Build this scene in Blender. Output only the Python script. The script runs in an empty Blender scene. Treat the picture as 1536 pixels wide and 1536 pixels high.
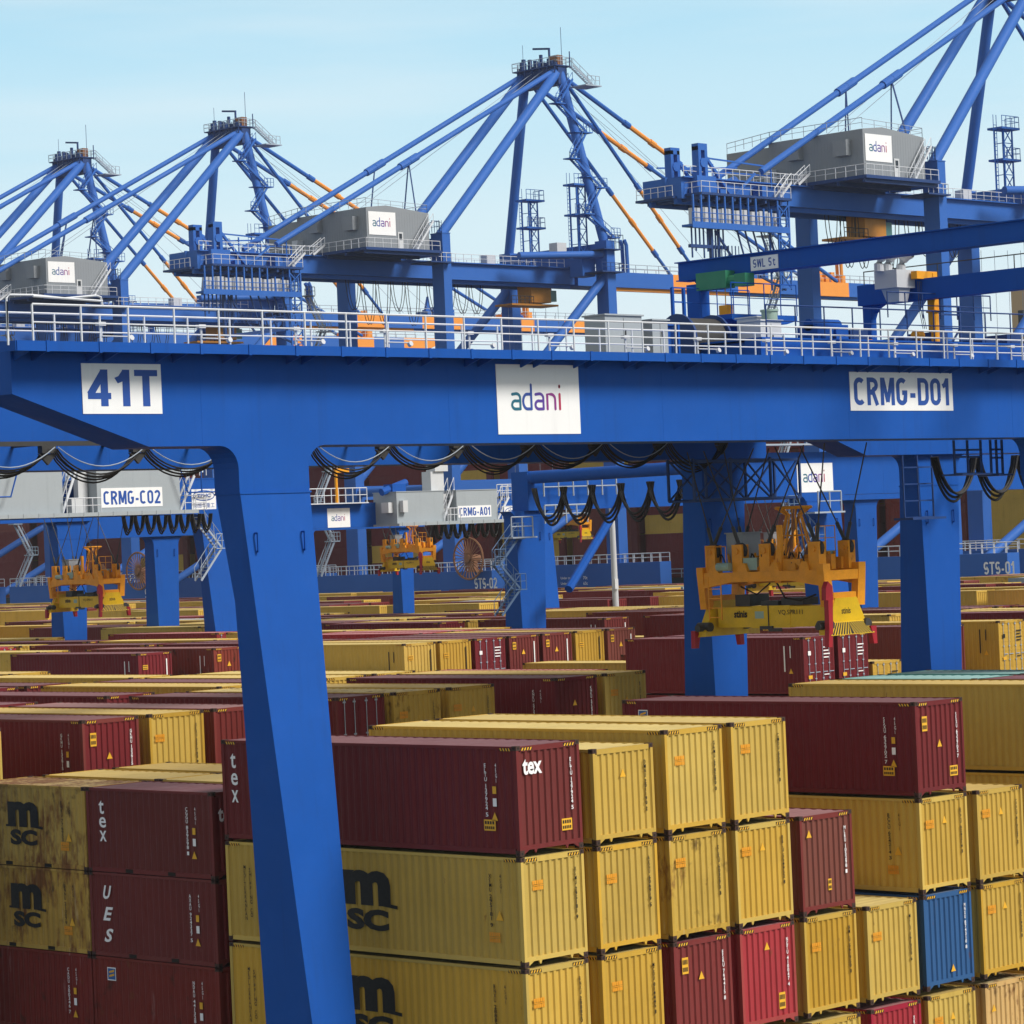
import bpy, bmesh, math, random
import numpy as np
from mathutils import Vector, Matrix

S = bpy.context.scene
# ------------------------------------------------------------------ camera, sky, sun
cam_d = bpy.data.cameras.new("camera")
cam = bpy.data.objects.new("camera", cam_d)
S.collection.objects.link(cam)
Rm = ((0.7022376428238722, 0.023588940519547574, -0.7115517232684753),
      (-0.7106334874678819, -0.037357723184922476, -0.7025698876323084),
      (-0.043154831599802046, 0.999023504430003, -0.009470908403568123))
M4 = Matrix(Rm).to_4x4()
M4.translation = Vector((-58.130069612487844, -57.63478715101398, 11.336127312252598))
cam.matrix_world = M4
cam_d.sensor_width = 36.0
cam_d.lens = 108.0426
cam_d.clip_start = 1.0
cam_d.clip_end = 20000.0
S.camera = cam

SUN_EL, SUN_AZ = math.radians(41), math.radians(-68)      # azimuth measured from +x (towards the sun)
W = bpy.data.worlds.new("World")
S.world = W
W.use_nodes = True
wn = W.node_tree
bg = wn.nodes["Background"]
sky = wn.nodes.new("ShaderNodeTexSky")
sky.sky_type = 'NISHITA'
sky.sun_disc = False
sky.sun_elevation = SUN_EL
sky.sun_rotation = math.radians(90) - SUN_AZ
sky.altitude = 0
sky.air_density = 1.0
sky.dust_density = 3.0
sky.ozone_density = 1.0
# bright hazy band low over the sea, mixed by elevation with the clear sky above it
tc = wn.nodes.new("ShaderNodeTexCoord")
sx = wn.nodes.new("ShaderNodeSeparateXYZ")
wn.links.new(tc.outputs["Generated"], sx.inputs[0])
SKY_K = 0.085
hr_ = wn.nodes.new("ShaderNodeValToRGB")
hr_.color_ramp.interpolation = 'EASE'
els = hr_.color_ramp.elements
HZ = [(0.0, (.76, .90, .95)), (.06, (.76, .90, .96)), (.10, (.70, .885, .96)), (.135, (.58, .83, .955)), (.18, (.45, .76, .94))]
while len(els) < len(HZ):
    els.new(.5)
for e_, (p_, c_) in zip(els, HZ):
    e_.position = p_; e_.color = (*c_, 1)
wn.links.new(sx.outputs[2], hr_.inputs[0])
cl_map = wn.nodes.new("ShaderNodeMapping"); cl_map.inputs["Scale"].default_value = (3.0, 3.0, 26.0)
wn.links.new(tc.outputs["Generated"], cl_map.inputs[0])
cl = wn.nodes.new("ShaderNodeTexNoise"); cl.inputs["Scale"].default_value = 1.3; cl.inputs["Detail"].default_value = 5
wn.links.new(cl_map.outputs[0], cl.inputs["Vector"])
clr = wn.nodes.new("ShaderNodeMapRange"); clr.inputs[1].default_value = .45; clr.inputs[2].default_value = .75; clr.inputs[4].default_value = .6
wn.links.new(cl.outputs[0], clr.inputs[0])
cmx = wn.nodes.new("ShaderNodeMix"); cmx.data_type = 'RGBA'
wn.links.new(clr.outputs[0], cmx.inputs[0]); wn.links.new(hr_.outputs[0], cmx.inputs[6]); cmx.inputs[7].default_value = (.80, .91, .96, 1)
gain = wn.nodes.new("ShaderNodeMix"); gain.data_type = 'RGBA'; gain.blend_type = 'MULTIPLY'; gain.inputs[0].default_value = 1.0
gain.clamp_result = False
wn.links.new(cmx.outputs[2], gain.inputs[6])
gain.inputs[7].default_value = (1 / SKY_K, 1 / SKY_K, 1 / SKY_K, 1)
tint = wn.nodes.new("ShaderNodeMix"); tint.data_type = 'RGBA'; tint.inputs[0].default_value = .74      # thin white overcast veil over the clear sky
wn.links.new(sky.outputs[0], tint.inputs[6]); tint.inputs[7].default_value = (.60 / SKY_K, .54 / SKY_K, .47 / SKY_K, 1)
fac = wn.nodes.new("ShaderNodeMapRange"); fac.interpolation_type = 'SMOOTHSTEP'
fac.inputs[1].default_value = .16; fac.inputs[2].default_value = .30; fac.inputs[3].default_value = 1.0; fac.inputs[4].default_value = 0.0
wn.links.new(sx.outputs[2], fac.inputs[0])
wmx = wn.nodes.new("ShaderNodeMix"); wmx.data_type = 'RGBA'
wn.links.new(fac.outputs[0], wmx.inputs[0]); wn.links.new(tint.outputs[2], wmx.inputs[6]); wn.links.new(gain.outputs[2], wmx.inputs[7])
wn.links.new(wmx.outputs[2], bg.inputs[0])
bg.inputs[1].default_value = SKY_K

sd = bpy.data.lights.new("sun", 'SUN')
sd.energy = 3.9
sd.angle = math.radians(20.0)
sd.color = (1.0, 0.95, 0.88)
sun = bpy.data.objects.new("sun", sd)
S.collection.objects.link(sun)
dirv = Vector((math.cos(SUN_EL) * math.cos(SUN_AZ), math.cos(SUN_EL) * math.sin(SUN_AZ), math.sin(SUN_EL)))
sun.rotation_euler = dirv.to_track_quat('Z', 'Y').to_euler()
sun.location = (0, -40, 60)

S.view_settings.view_transform = 'Standard'
S.view_settings.look = 'None'
S.view_settings.exposure = 0.0
S.view_settings.gamma = 1.0
S.cycles.max_bounces = 5
S.cycles.diffuse_bounces = 3
S.cycles.glossy_bounces = 3
S.cycles.transmission_bounces = 3
S.cycles.volume_bounces = 0

rnd = random.Random(7)
G = -6.06                      # ground level

# ------------------------------------------------------------------ materials
MATS = {}
def L(c):                       # sRGB 0-255 -> linear
    return tuple(((v / 255) / 12.92 if v <= 10 else (((v / 255) + .055) / 1.055) ** 2.4) for v in c)

def mat(name, rgb, rough=.5, metal=0.0, dirt=.12, scale=.35, rust=0.0, streak=.0, vary=0.0, spec=.28, dustup=0.0):
    if name in MATS:
        return MATS[name]
    m = bpy.data.materials.new(name)
    m.use_nodes = True
    nt = m.node_tree
    N, K = nt.nodes, nt.links
    b = N["Principled BSDF"]
    b.inputs["Roughness"].default_value = rough
    b.inputs["Metallic"].default_value = metal
    b.inputs["Specular IOR Level"].default_value = spec
    col = N.new("ShaderNodeRGB")
    col.outputs[0].default_value = (*rgb, 1)
    out = col.outputs[0]
    geo = N.new("ShaderNodeNewGeometry")
    pos = geo.outputs["Position"]
    if vary:
        oi = N.new("ShaderNodeObjectInfo")
        hs = N.new("ShaderNodeHueSaturation")
        mr = N.new("ShaderNodeMapRange")
        mr.inputs[3].default_value = 1 - vary
        mr.inputs[4].default_value = 1 + vary
        K.new(oi.outputs["Random"], mr.inputs[0])
        K.new(mr.outputs[0], hs.inputs["Value"])
        m2 = N.new("ShaderNodeMath"); m2.operation = 'MULTIPLY'; m2.inputs[1].default_value = 7.13
        m3 = N.new("ShaderNodeMath"); m3.operation = 'FRACT'
        mh = N.new("ShaderNodeMapRange"); mh.inputs[3].default_value = .5 - vary * .07; mh.inputs[4].default_value = .5 + vary * .07
        K.new(oi.outputs["Random"], m2.inputs[0]); K.new(m2.outputs[0], m3.inputs[0]); K.new(m3.outputs[0], mh.inputs[0])
        K.new(mh.outputs[0], hs.inputs["Hue"])
        ms = N.new("ShaderNodeMapRange"); ms.inputs[3].default_value = 1.0; ms.inputs[4].default_value = 1 - vary
        K.new(m3.outputs[0], ms.inputs[0]); K.new(ms.outputs[0], hs.inputs["Saturation"])
        K.new(out, hs.inputs["Color"])
        out = hs.outputs[0]
    def mixto(fac, c, mode='MIX'):
        nonlocal out
        mx = N.new("ShaderNodeMix"); mx.data_type = 'RGBA'; mx.blend_type = mode
        K.new(fac, mx.inputs[0]); K.new(out, mx.inputs[6])
        mx.inputs[7].default_value = (*c, 1)
        out = mx.outputs[2]
    def ramp(src, a, bb, hi=1.0):
        r = N.new("ShaderNodeMapRange")
        r.inputs[1].default_value = a; r.inputs[2].default_value = bb
        r.inputs[3].default_value = 0.0; r.inputs[4].default_value = hi
        K.new(src, r.inputs[0])
        return r.outputs[0]
    def noise(sc, det=4, vec=None, rg=.55):
        n = N.new("ShaderNodeTexNoise")
        n.inputs["Scale"].default_value = sc; n.inputs["Detail"].default_value = det
        n.inputs["Roughness"].default_value = rg
        K.new(vec if vec is not None else pos, n.inputs["Vector"])
        return n.outputs[0]
    def squash(sx, sz):
        mp = N.new("ShaderNodeMapping"); mp.inputs["Scale"].default_value = (sx, sx, sz)
        K.new(pos, mp.inputs[0])
        return mp.outputs[0]
    if dirt:
        n1 = noise(scale, 6, rg=.65)
        mixto(ramp(n1, .42, .72, dirt), tuple(c * .45 + .01 for c in rgb))
        n3 = noise(scale * 7, 5, rg=.6)
        mixto(ramp(n3, .5, .75, dirt * .6), tuple(min(1, c * 1.25 + .015) for c in rgb))
    if streak:
        n2 = noise(1.0, 4, squash(3.2, .22))
        mixto(ramp(n2, .55, .78, streak), tuple(c * .35 + .012 for c in rgb))
    if rust:
        nA = noise(.55, 8, squash(1.0, .6), rg=.72)
        nB = noise(6.0, 4, squash(1.0, .35))
        ad = N.new("ShaderNodeMath"); ad.operation = 'MULTIPLY_ADD'; ad.inputs[1].default_value = .45
        K.new(nB, ad.inputs[0]); K.new(nA, ad.inputs[2])
        mixto(ramp(ad.outputs[0], .93 - rust * .42, 1.02 - rust * .30, .9), (.15, .052, .018))
        if rust > .2:
            nC = noise(1.0, 5, squash(5.0, .5))
            mixto(ramp(nC, .64, .74, .5), tuple(min(.7, c * .6 + .28) for c in rgb))
            nD = noise(1.7, 6, squash(1.0, .8))
            mixto(ramp(nD, .60, .70, .75), (.045, .02, .012))
    K.new(out, b.inputs["Base Color"])
    if dirt:
        rr = ramp(noise(scale * 2.3, 4), .3, .7)
        mr2 = N.new("ShaderNodeMapRange"); mr2.inputs[3].default_value = max(.05, rough - .1); mr2.inputs[4].default_value = min(1, rough + .15)
        K.new(rr, mr2.inputs[0]); K.new(mr2.outputs[0], b.inputs["Roughness"])
    MATS[name] = m
    return m

blue = mat("crane_blue", (.010, .083, .375), .5, spec=.08, dirt=.22, scale=.22, streak=.26)
blue_sts = mat("quay_crane_blue", (.032, .125, .44), .5, spec=.12, dirt=.12, scale=.12, streak=.1)
dkblue = mat("dark_blue_steel", (.012, .045, .17), .5, dirt=.2, scale=.5)
orange = mat("boom_orange", (.80, .30, .05), .5, dirt=.12, scale=.3)
spr_or = mat("spreader_orange", (.80, .32, .012), .45, dirt=.4, scale=1.6, rust=.12)
spr_ye = mat("spreader_yellow", (.72, .46, .010), .4, dirt=.35, scale=1.4, rust=.06)
redm = mat("flipper_red", (.34, .016, .026), .45, dirt=.25, scale=1.5)
black = mat("black_rubber", (.012, .012, .013), .6, dirt=0)
greasy = mat("greasy_steel", (.045, .045, .045), .5, dirt=.4, scale=2)
galv = mat("galvanised_rail", (.62, .65, .70), .45, metal=.1, dirt=.15, scale=2)
galv_far = mat("grey_rail", (.34, .40, .48), .5, dirt=0)
white = mat("sign_white", (.80, .81, .82), .5, dirt=.06, scale=.8, streak=.12)
letter_blue = mat("letter_blue", (.018, .075, .33), .5, dirt=0)
letter_white = mat("letter_white", (.88, .88, .88), .55, dirt=.1, scale=4)
letter_black = mat("letter_black", (.012, .012, .012), .55, dirt=.1, scale=4)
sticker = mat("sticker_yellow", (.78, .42, .03), .5, dirt=.1, scale=4)
sticker_b = mat("sticker_blue", (.03, .12, .35), .5, dirt=0)
grey_house = mat("house_grey", (.235, .258, .285), .6, dirt=.06, scale=.3, streak=.05)
grey_box = mat("cabinet_grey", (.33, .37, .40), .5, dirt=.1, scale=.6, streak=.12)
cabinet_w = mat("cabinet_white", (.56, .58, .60), .5, dirt=.12, scale=1.2, streak=.1)
green = mat("hoist_green", (.035, .22, .12), .45, dirt=.2, scale=2)
jib_y = mat("jib_yellow", (.78, .33, .012), .45, dirt=.2, scale=1.5)
glass = mat("cab_glass", (.06, .16, .16), .12, dirt=0)
concrete = mat("yard_concrete", (.10, .10, .098), .9, dirt=.3, scale=.08)
hullm = mat("hull_black", (.008, .011, .016), .5, dirt=.2, scale=.06)
lashred = mat("lashing_red", (.13, .018, .016), .6, dirt=.2, scale=.3)
tan = mat("ship_tan", (.62, .46, .26), .6, dirt=.08, scale=.2)
window_dk = mat("window_dark", (.03, .035, .045), .25, dirt=0)
casting = mat("casting_steel", (.06, .03, .022), .7, dirt=.3, scale=6)
underside = mat("container_underside", (.02, .017, .014), .9, dirt=0)
chute_grey = mat("duct_grey", (.50, .52, .55), .45, dirt=.1, scale=2)
reel_m = mat("reel_brown", (.26, .12, .06), .6, dirt=.2, scale=2)
spr_grey = mat("spreader_grey", (.30, .33, .36), .5, dirt=.2, scale=2)
spr_mint = mat("motor_mint", (.30, .42, .36), .5, dirt=.2, scale=3)

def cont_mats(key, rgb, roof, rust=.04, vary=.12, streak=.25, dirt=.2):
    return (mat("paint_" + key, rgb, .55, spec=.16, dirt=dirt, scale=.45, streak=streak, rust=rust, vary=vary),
            mat("roof_" + key, roof, .62, dirt=.28, scale=.5, rust=rust * 1.6, vary=vary * .8))  # paler roof tone: dusty fading, with grazing sky reflection also painted into the colour
CM = {
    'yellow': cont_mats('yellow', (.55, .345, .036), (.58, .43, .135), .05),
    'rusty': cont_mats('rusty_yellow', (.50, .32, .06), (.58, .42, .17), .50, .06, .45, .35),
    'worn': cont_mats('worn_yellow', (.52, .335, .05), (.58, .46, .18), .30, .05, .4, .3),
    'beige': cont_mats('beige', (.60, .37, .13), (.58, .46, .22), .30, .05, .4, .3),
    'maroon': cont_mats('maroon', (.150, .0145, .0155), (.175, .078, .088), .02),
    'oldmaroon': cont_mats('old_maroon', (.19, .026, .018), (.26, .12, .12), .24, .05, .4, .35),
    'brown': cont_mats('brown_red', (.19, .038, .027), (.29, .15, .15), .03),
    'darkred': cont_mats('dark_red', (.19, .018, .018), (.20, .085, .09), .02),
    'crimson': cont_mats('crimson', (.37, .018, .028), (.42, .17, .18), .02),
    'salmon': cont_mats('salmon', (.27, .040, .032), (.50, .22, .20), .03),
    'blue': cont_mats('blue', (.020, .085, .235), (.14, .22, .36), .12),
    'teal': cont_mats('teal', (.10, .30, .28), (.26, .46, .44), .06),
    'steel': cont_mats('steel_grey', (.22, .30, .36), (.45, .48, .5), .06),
}

# ------------------------------------------------------------------ mesh helpers
class MB:
    def __init__(s):
        s.v, s.f, s.m = [], [], []
    def poly(s, pts, mi=0):
        n = len(s.v)
        s.v.extend(tuple(p) for p in pts)
        s.f.append(tuple(range(n, n + len(pts)))); s.m.append(mi)
    def raw(s, vs, fs, mi=0):
        n = len(s.v)
        s.v.extend(tuple(p) for p in vs)
        for f in fs:
            s.f.append(tuple(i + n for i in f)); s.m.append(mi)
    def hexa(s, b, t, mi=0):     # 4 bottom pts (ccw from above), 4 top pts
        s.raw(list(b) + list(t), [(3, 2, 1, 0), (4, 5, 6, 7), (0, 1, 5, 4), (1, 2, 6, 5), (2, 3, 7, 6), (3, 0, 4, 7)], mi)
    def box(s, x0, x1, y0, y1, z0, z1, mi=0):
        s.hexa([(x0, y0, z0), (x1, y0, z0), (x1, y1, z0), (x0, y1, z0)], [(x0, y0, z1), (x1, y0, z1), (x1, y1, z1), (x0, y1, z1)], mi)
    def frame(s, p, q):
        d = (Vector(q) - Vector(p)).normalized()
        up = Vector((0, 0, 1)) if abs(d.z) < .95 else Vector((1, 0, 0))
        a = d.cross(up).normalized()
        return d, a, a.cross(d).normalized()
    def beam(s, p, q, w, h=None, mi=0):
        h = h or w
        p, q = Vector(p), Vector(q)
        d, a, u = s.frame(p, q)
        vs = []
        for c in (p, q):
            for sa, su in ((-1, -1), (1, -1), (1, 1), (-1, 1)):
                vs.append(c + a * (sa * w / 2) + u * (su * h / 2))
        s.raw(vs, [(0, 1, 2, 3), (7, 6, 5, 4), (0, 4, 5, 1), (1, 5, 6, 2), (2, 6, 7, 3), (3, 7, 4, 0)], mi)
    def tube(s, p, q, r, n=8, mi=0, r2=None, caps=True):
        p, q = Vector(p), Vector(q)
        d, a, u = s.frame(p, q)
        r2 = r if r2 is None else r2
        vs = []
        for c, rr in ((p, r), (q, r2)):
            for k in range(n):
                t = 2 * math.pi * k / n
                vs.append(c + a * (rr * math.cos(t)) + u * (rr * math.sin(t)))
        fs = [(k, (k + 1) % n, n + (k + 1) % n, n + k) for k in range(n)]
        if caps:
            fs += [tuple(range(n - 1, -1, -1)), tuple(range(n, 2 * n))]
        s.raw(vs, fs, mi)
    def path(s, pts, r, n=6, mi=0):
        pts = [Vector(p) for p in pts]
        vs = []
        for i, p in enumerate(pts):
            d = (pts[min(i + 1, len(pts) - 1)] - pts[max(i - 1, 0)]).normalized()
            up = Vector((0, 0, 1)) if abs(d.z) < .95 else Vector((1, 0, 0))
            a = d.cross(up).normalized(); u = a.cross(d)
            for k in range(n):
                t = 2 * math.pi * k / n
                vs.append(p + a * (r * math.cos(t)) + u * (r * math.sin(t)))
        fs = []
        for i in range(len(pts) - 1):
            for k in range(n):
                fs.append((i * n + k, i * n + (k + 1) % n, (i + 1) * n + (k + 1) % n, (i + 1) * n + k))
        fs += [tuple(range(n - 1, -1, -1)), tuple(range((len(pts) - 1) * n, len(pts) * n))]
        s.raw(vs, fs, mi)
    def prism(s, poly, axis, a0, a1, mi=0):
        """poly in the two other axes (ccw), extruded along axis (0 x, 1 y, 2 z)."""
        def P(p, a):
            return (a, p[0], p[1]) if axis == 0 else (p[0], a, p[1]) if axis == 1 else (p[0], p[1], a)
        n = len(poly)
        vs = [P(p, a0) for p in poly] + [P(p, a1) for p in poly]
        fs = [tuple(range(n - 1, -1, -1)), tuple(range(n, 2 * n))] + [(i, (i + 1) % n, n + (i + 1) % n, n + i) for i in range(n)]
        s.raw(vs, fs, mi)
    def rail(s, pts, h=1.05, step=1.5, r=.028, n=5, mi=0, mids=(.52,)):
        pts = [Vector(p) for p in pts]
        for p, q in zip(pts, pts[1:]):
            l = (q - p).length
            k = max(1, round(l / step))
            for i in range(k + 1):
                c = p + (q - p) * (i / k)
                s.tube(c, c + Vector((0, 0, h)), r, n, mi, caps=False)
            for f in (1.0,) + tuple(mids):
                z = Vector((0, 0, h * f))
                s.tube(p + z, q + z, r if f == 1.0 else r * .75, n, mi, caps=False)
    def stair(s, p, q, w=(0, .8, 0), mi=0, r=.05, rails=True, rs=.03):
        p, q, w = Vector(p), Vector(q), Vector(w)
        for o in (Vector(), w):
            s.beam(p + o, q + o, r * 1.2, r * 3, mi)
            if rails:
                z = Vector((0, 0, .95))
                s.tube(p + o + z, q + o + z, rs, 4, mi, caps=False)
                for f in (0, .33, .67, 1):
                    c = p + o + (q - p) * f
                    s.tube(c, c + z, rs, 4, mi, caps=False)
        k = max(2, int((q - p).length / .3))
        for i in range(1, k):
            c = p + (q - p) * (i / k)
            s.beam(c, c + w, .2, .04, mi)
    def mesh(s, name, mats):
        me = bpy.data.meshes.new(name)
        me.from_pydata(s.v, [], s.f)
        for m in (mats if isinstance(mats, (list, tuple)) else [mats]):
            me.materials.append(m)
        if any(s.m):
            me.polygons.foreach_set("material_index", s.m)
        bm = bmesh.new(); bm.from_mesh(me)
        bmesh.ops.recalc_face_normals(bm, faces=bm.faces)
        bm.to_mesh(me); bm.free()
        return me
    def pieces(s):
        """loose parts that stand clear of each other, as separate MBs."""
        n = len(s.v)
        par = list(range(n))
        def find(a):
            while par[a] != a:
                par[a] = par[par[a]]; a = par[a]
            return a
        for f in s.f:
            r = find(f[0])
            for i in f[1:]:
                q = find(i)
                if q != r: par[q] = r
        roots = {}
        lab = [0] * n
        for i in range(n):
            lab[i] = roots.setdefault(find(i), len(roots))
        k = len(roots)
        if k < 2 or k > 700:
            return [s]
        P = np.array(s.v, float); lab = np.array(lab)
        lo = np.full((k, 3), np.inf); hi = np.full((k, 3), -np.inf)
        np.minimum.at(lo, lab, P); np.maximum.at(hi, lab, P)
        size = (hi - lo).max(axis=1)
        gap = np.maximum(0.0, np.maximum(lo[:, None] - hi[None], lo[None] - hi[:, None]))
        near = np.sqrt((gap ** 2).sum(axis=2)) <= np.maximum(.02, .5 * np.maximum(size[:, None], size[None]))
        par2 = list(range(k))
        def f2(a):
            while par2[a] != a:
                par2[a] = par2[par2[a]]; a = par2[a]
            return a
        for a, b in zip(*np.nonzero(np.triu(near, 1))):
            ra, rb = f2(a), f2(b)
            if ra != rb: par2[rb] = ra
        grp = [f2(i) for i in range(k)]
        ids = sorted(set(grp))
        if len(ids) < 2:
            return [s]
        out = {g_: MB() for g_ in ids}
        mp = {}
        for i in range(n):
            m_ = out[grp[lab[i]]]
            mp[i] = len(m_.v); m_.v.append(s.v[i])
        for f, mi in zip(s.f, s.m):
            m_ = out[grp[lab[f[0]]]]
            m_.f.append(tuple(mp[i] for i in f)); m_.m.append(mi)
        return list(out.values())
    def build(s, name, mats, parent=None, smooth=False):
        first = None
        for m_ in ([s] if name in ("lettering", "container_tiers") else s.pieces()):
            o = link(name, m_.mesh(name, mats), parent)
            if smooth:
                smooth_by_angle(o.data)
            first = first or o
        return first

def smooth_by_angle(me, ang=math.radians(35)):
    me.polygons.foreach_set("use_smooth", [True] * len(me.polygons))
    try:
        me.set_sharp_from_angle(angle=ang)
    except Exception:
        pass

def link(name, data, parent=None, loc=None):
    o = bpy.data.objects.new(name, data)
    S.collection.objects.link(o)
    if parent is not None:
        o.parent = parent
    if loc is not None:
        o.location = loc
    return o

def tag(o, label=None, cat=None, group=None, kind=None):
    if label: o["label"] = label
    if cat: o["category"] = cat
    if group: o["group"] = group
    if kind: o["kind"] = kind
    return o

def thing(name, loc, label, cat, group=None):
    o = link(name, None, None, loc)
    o.empty_display_size = .5
    return tag(o, label, cat, group)

CHILD = {}
def copy_tree(o, parent=None):
    c = o.copy()
    S.collection.objects.link(c)
    c.parent = parent
    for ch in list(o.children):
        copy_tree(ch, c)
    return c

# ------------------------------------------------------------------ lettering
_tc = {}
def text_geo(txt, bold=0.0, spacing=1.0, line=1.0):
    """vertices/faces of a text, height-1 capitals, lower-left at 0,0; width returned."""
    key = (txt, bold, spacing, line)
    if key in _tc:
        return _tc[key]
    cu = bpy.data.curves.new("lettering_curve", 'FONT')
    cu.body = txt
    cu.size = 1.0
    cu.offset = bold
    cu.space_character = spacing
    cu.space_line = line
    cu.resolution_u = 3
    o = bpy.data.objects.new("lettering_curve", cu)
    S.collection.objects.link(o)
    dg = bpy.context.evaluated_depsgraph_get()
    me = bpy.data.meshes.new_from_object(o.evaluated_get(dg))
    vs = [v.co.copy() for v in me.vertices]
    fs = [tuple(p.vertices) for p in me.polygons]
    bpy.data.objects.remove(o); bpy.data.curves.remove(cu); bpy.data.meshes.remove(me)
    if vs:
        x0 = min(v.x for v in vs); x1 = max(v.x for v in vs); y0 = min(v.y for v in vs); y1 = max(v.y for v in vs)
    else:
        x0 = x1 = y0 = y1 = 0
    r = ([(v.x - x0, v.y - y0) for v in vs], fs, x1 - x0, y1 - y0)
    _tc[key] = r
    return r

def put_text(mb, txt, o, ex, ez, w=None, h=None, bold=0.0, spacing=1.0, line=1.0, mi=0, shear=0.0):
    """text fitted into w x h; o = lower-left corner, ex/ez = unit vectors to the right / up."""
    vs, fs, tw, th = text_geo(txt, bold, spacing, line)
    if not fs:
        return
    sx = (w / tw) if w else (h / th)
    sz = (h / th) if h else sx
    o, ex, ez = Vector(o), Vector(ex), Vector(ez)
    mb.raw([o + ex * ((x + shear * y) * sx) + ez * (y * sz) for x, y in vs], fs, mi)

def ribbon(mb, pts, w, o, ex, ez, s, nrm, lift, mi=0, cap=True):
    """flat stroke with round ends along 2-D pts."""
    P = [Vector((p[0], p[1])) for p in pts]
    left, right = [], []
    for i, p in enumerate(P):
        d = (P[min(i + 1, len(P) - 1)] - P[max(i - 1, 0)]).normalized()
        if 0 < i < len(P) - 1:
            d1 = (P[i] - P[i - 1]).normalized()
            k = 1 / max(.45, d.dot(d1))
        else:
            k = 1
        n = Vector((-d.y, d.x)) * (w / 2 * k)
        left.append(p + n); right.append(p - n)
    to3 = lambda q: Vector(o) + Vector(ex) * (q.x * s) + Vector(ez) * (q.y * s) + Vector(nrm) * lift
    for i in range(len(P) - 1):
        mb.poly([to3(left[i]), to3(right[i]), to3(right[i + 1]), to3(left[i + 1])], mi)
    for c in (P[0], P[-1]) if cap else ():
        mb.poly([to3(c + Vector((math.cos(t), math.sin(t))) * (w / 2)) + Vector(nrm) * .0006 for t in [k * math.pi / 5 for k in range(10)]], mi)

def arc(cx, cy, rx, ry, a0, a1, n=8):
    return [(cx + rx * math.cos(math.radians(a0 + (a1 - a0) * i / n)), cy + ry * math.sin(math.radians(a0 + (a1 - a0) * i / n))) for i in range(n + 1)]

def block_letters(mb, txt, o, ex, ez, w, h, nrm, wt=.20, mi=0):
    """condensed bold sans capitals and digits drawn as strokes in a w x h field."""
    q = wt / 2
    def oval(x0, x1, y0, y1, a0, a1):
        r = (x1 - x0) / 2
        out = []
        n = 20
        for i in range(n + 1):
            t = math.radians(a0 + (a1 - a0) * i / n)
            cy = (y1 - r) if math.sin(t) > 0 else (y0 + r)
            out.append(((x0 + x1) / 2 + r * math.cos(t), cy + r * math.sin(t)))
        return out
    a, b, t, m = q, .56 - q, 1 - q, .5
    GL = {
        'C': (.56, [oval(a, b, q, t, 38, 322)]),
        'G': (.58, [oval(a, b, q, t, 38, 322) + [(b, .44)], [(.30, .46), (.56, .46)]]),
        'O': (.56, [oval(a, b, q, t, 0, 360)]),
        '0': (.54, [oval(a, b - .02, q, t, 0, 360)]),
        'D': (.56, [[(a, q), (.24, q)] + oval(a, b, q, t, -80, 80)[0:] + [(.24, t), (a, t)], [(a, 0), (a, 1)]]),
        'R': (.58, [[(a, 0), (a, 1)], [(a, t), (.28, t)] + arc(.30, .735, .16, .17, 80, -80, 8) + [(.28, .47), (a, .47)], [(.30, .47), (.49, 0)]]),
        'M': (.70, [[(a, 0), (a, 1)], [(.70 - q, 0), (.70 - q, 1)], [(.13, .98), (.35, .12)], [(.57, .98), (.35, .12)]]),
        'A': (.60, [[(.09, 0), (.28, 1)], [(.51, 0), (.32, 1)], [(.16, .27), (.44, .27)]]),
        'T': (.54, [[(0, t), (.54, t)], [(.27, 0), (.27, .98)]]),
        'S': (.54, [oval(a, .54 - q, .48 - q + .02, t, 30, 250) + [(.33, .47)] + arc(.27, .30, .27 - q, .30 - q, 70, -150, 12)]),
        'L': (.46, [[(a, 1), (a, 0)], [(a, q), (.46, q)]]),
        'W': (.80, [[(.08, 1), (.21, .03)], [(.21, .03), (.40, .97)], [(.40, .97), (.59, .03)], [(.59, .03), (.72, 1)]]),
        '-': (.34, [[(.04, .36), (.30, .36)]]),
        '1': (.36, [[(.25, 0), (.25, 1)], [(.02, .70), (.14, .76), (.25, .95)]]),
        '2': (.54, [arc(.27, .71, .27 - q, .29 - q, 160, -30, 10) + [(.12, q)], [(.02, q), (.54, q)]]),
        '3': (.54, [arc(.26, .74, .17, .17, 150, -80, 9), arc(.26, .28, .18, .19, 80, -150, 9)]),
        '4': (.58, [[(.41, 0), (.41, 1)], [(.40, .93), (.09, .33)], [(.03, .28), (.56, .28)]]),
        '5': (.54, [[(.48, t), (.14, t), (.10, .52)], arc(.26, .31, .18, .22, 130, -150, 12)]),
    }
    gap = .085
    tot = sum(GL[c][0] for c in txt) + gap * (len(txt) - 1)
    sx, sy = w / tot, h
    x = 0.0
    k = 0
    for c in txt:
        wd, sts = GL[c]
        for st in sts:
            P = [(x + p[0], p[1]) for p in st]
            ribbon(mb, P, wt, o, Vector(ex) * sx, Vector(ez) * sy, 1.0, nrm, .0012 * (k % 3), mi, cap=False)
            k += 1
        x += wd + gap

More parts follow.
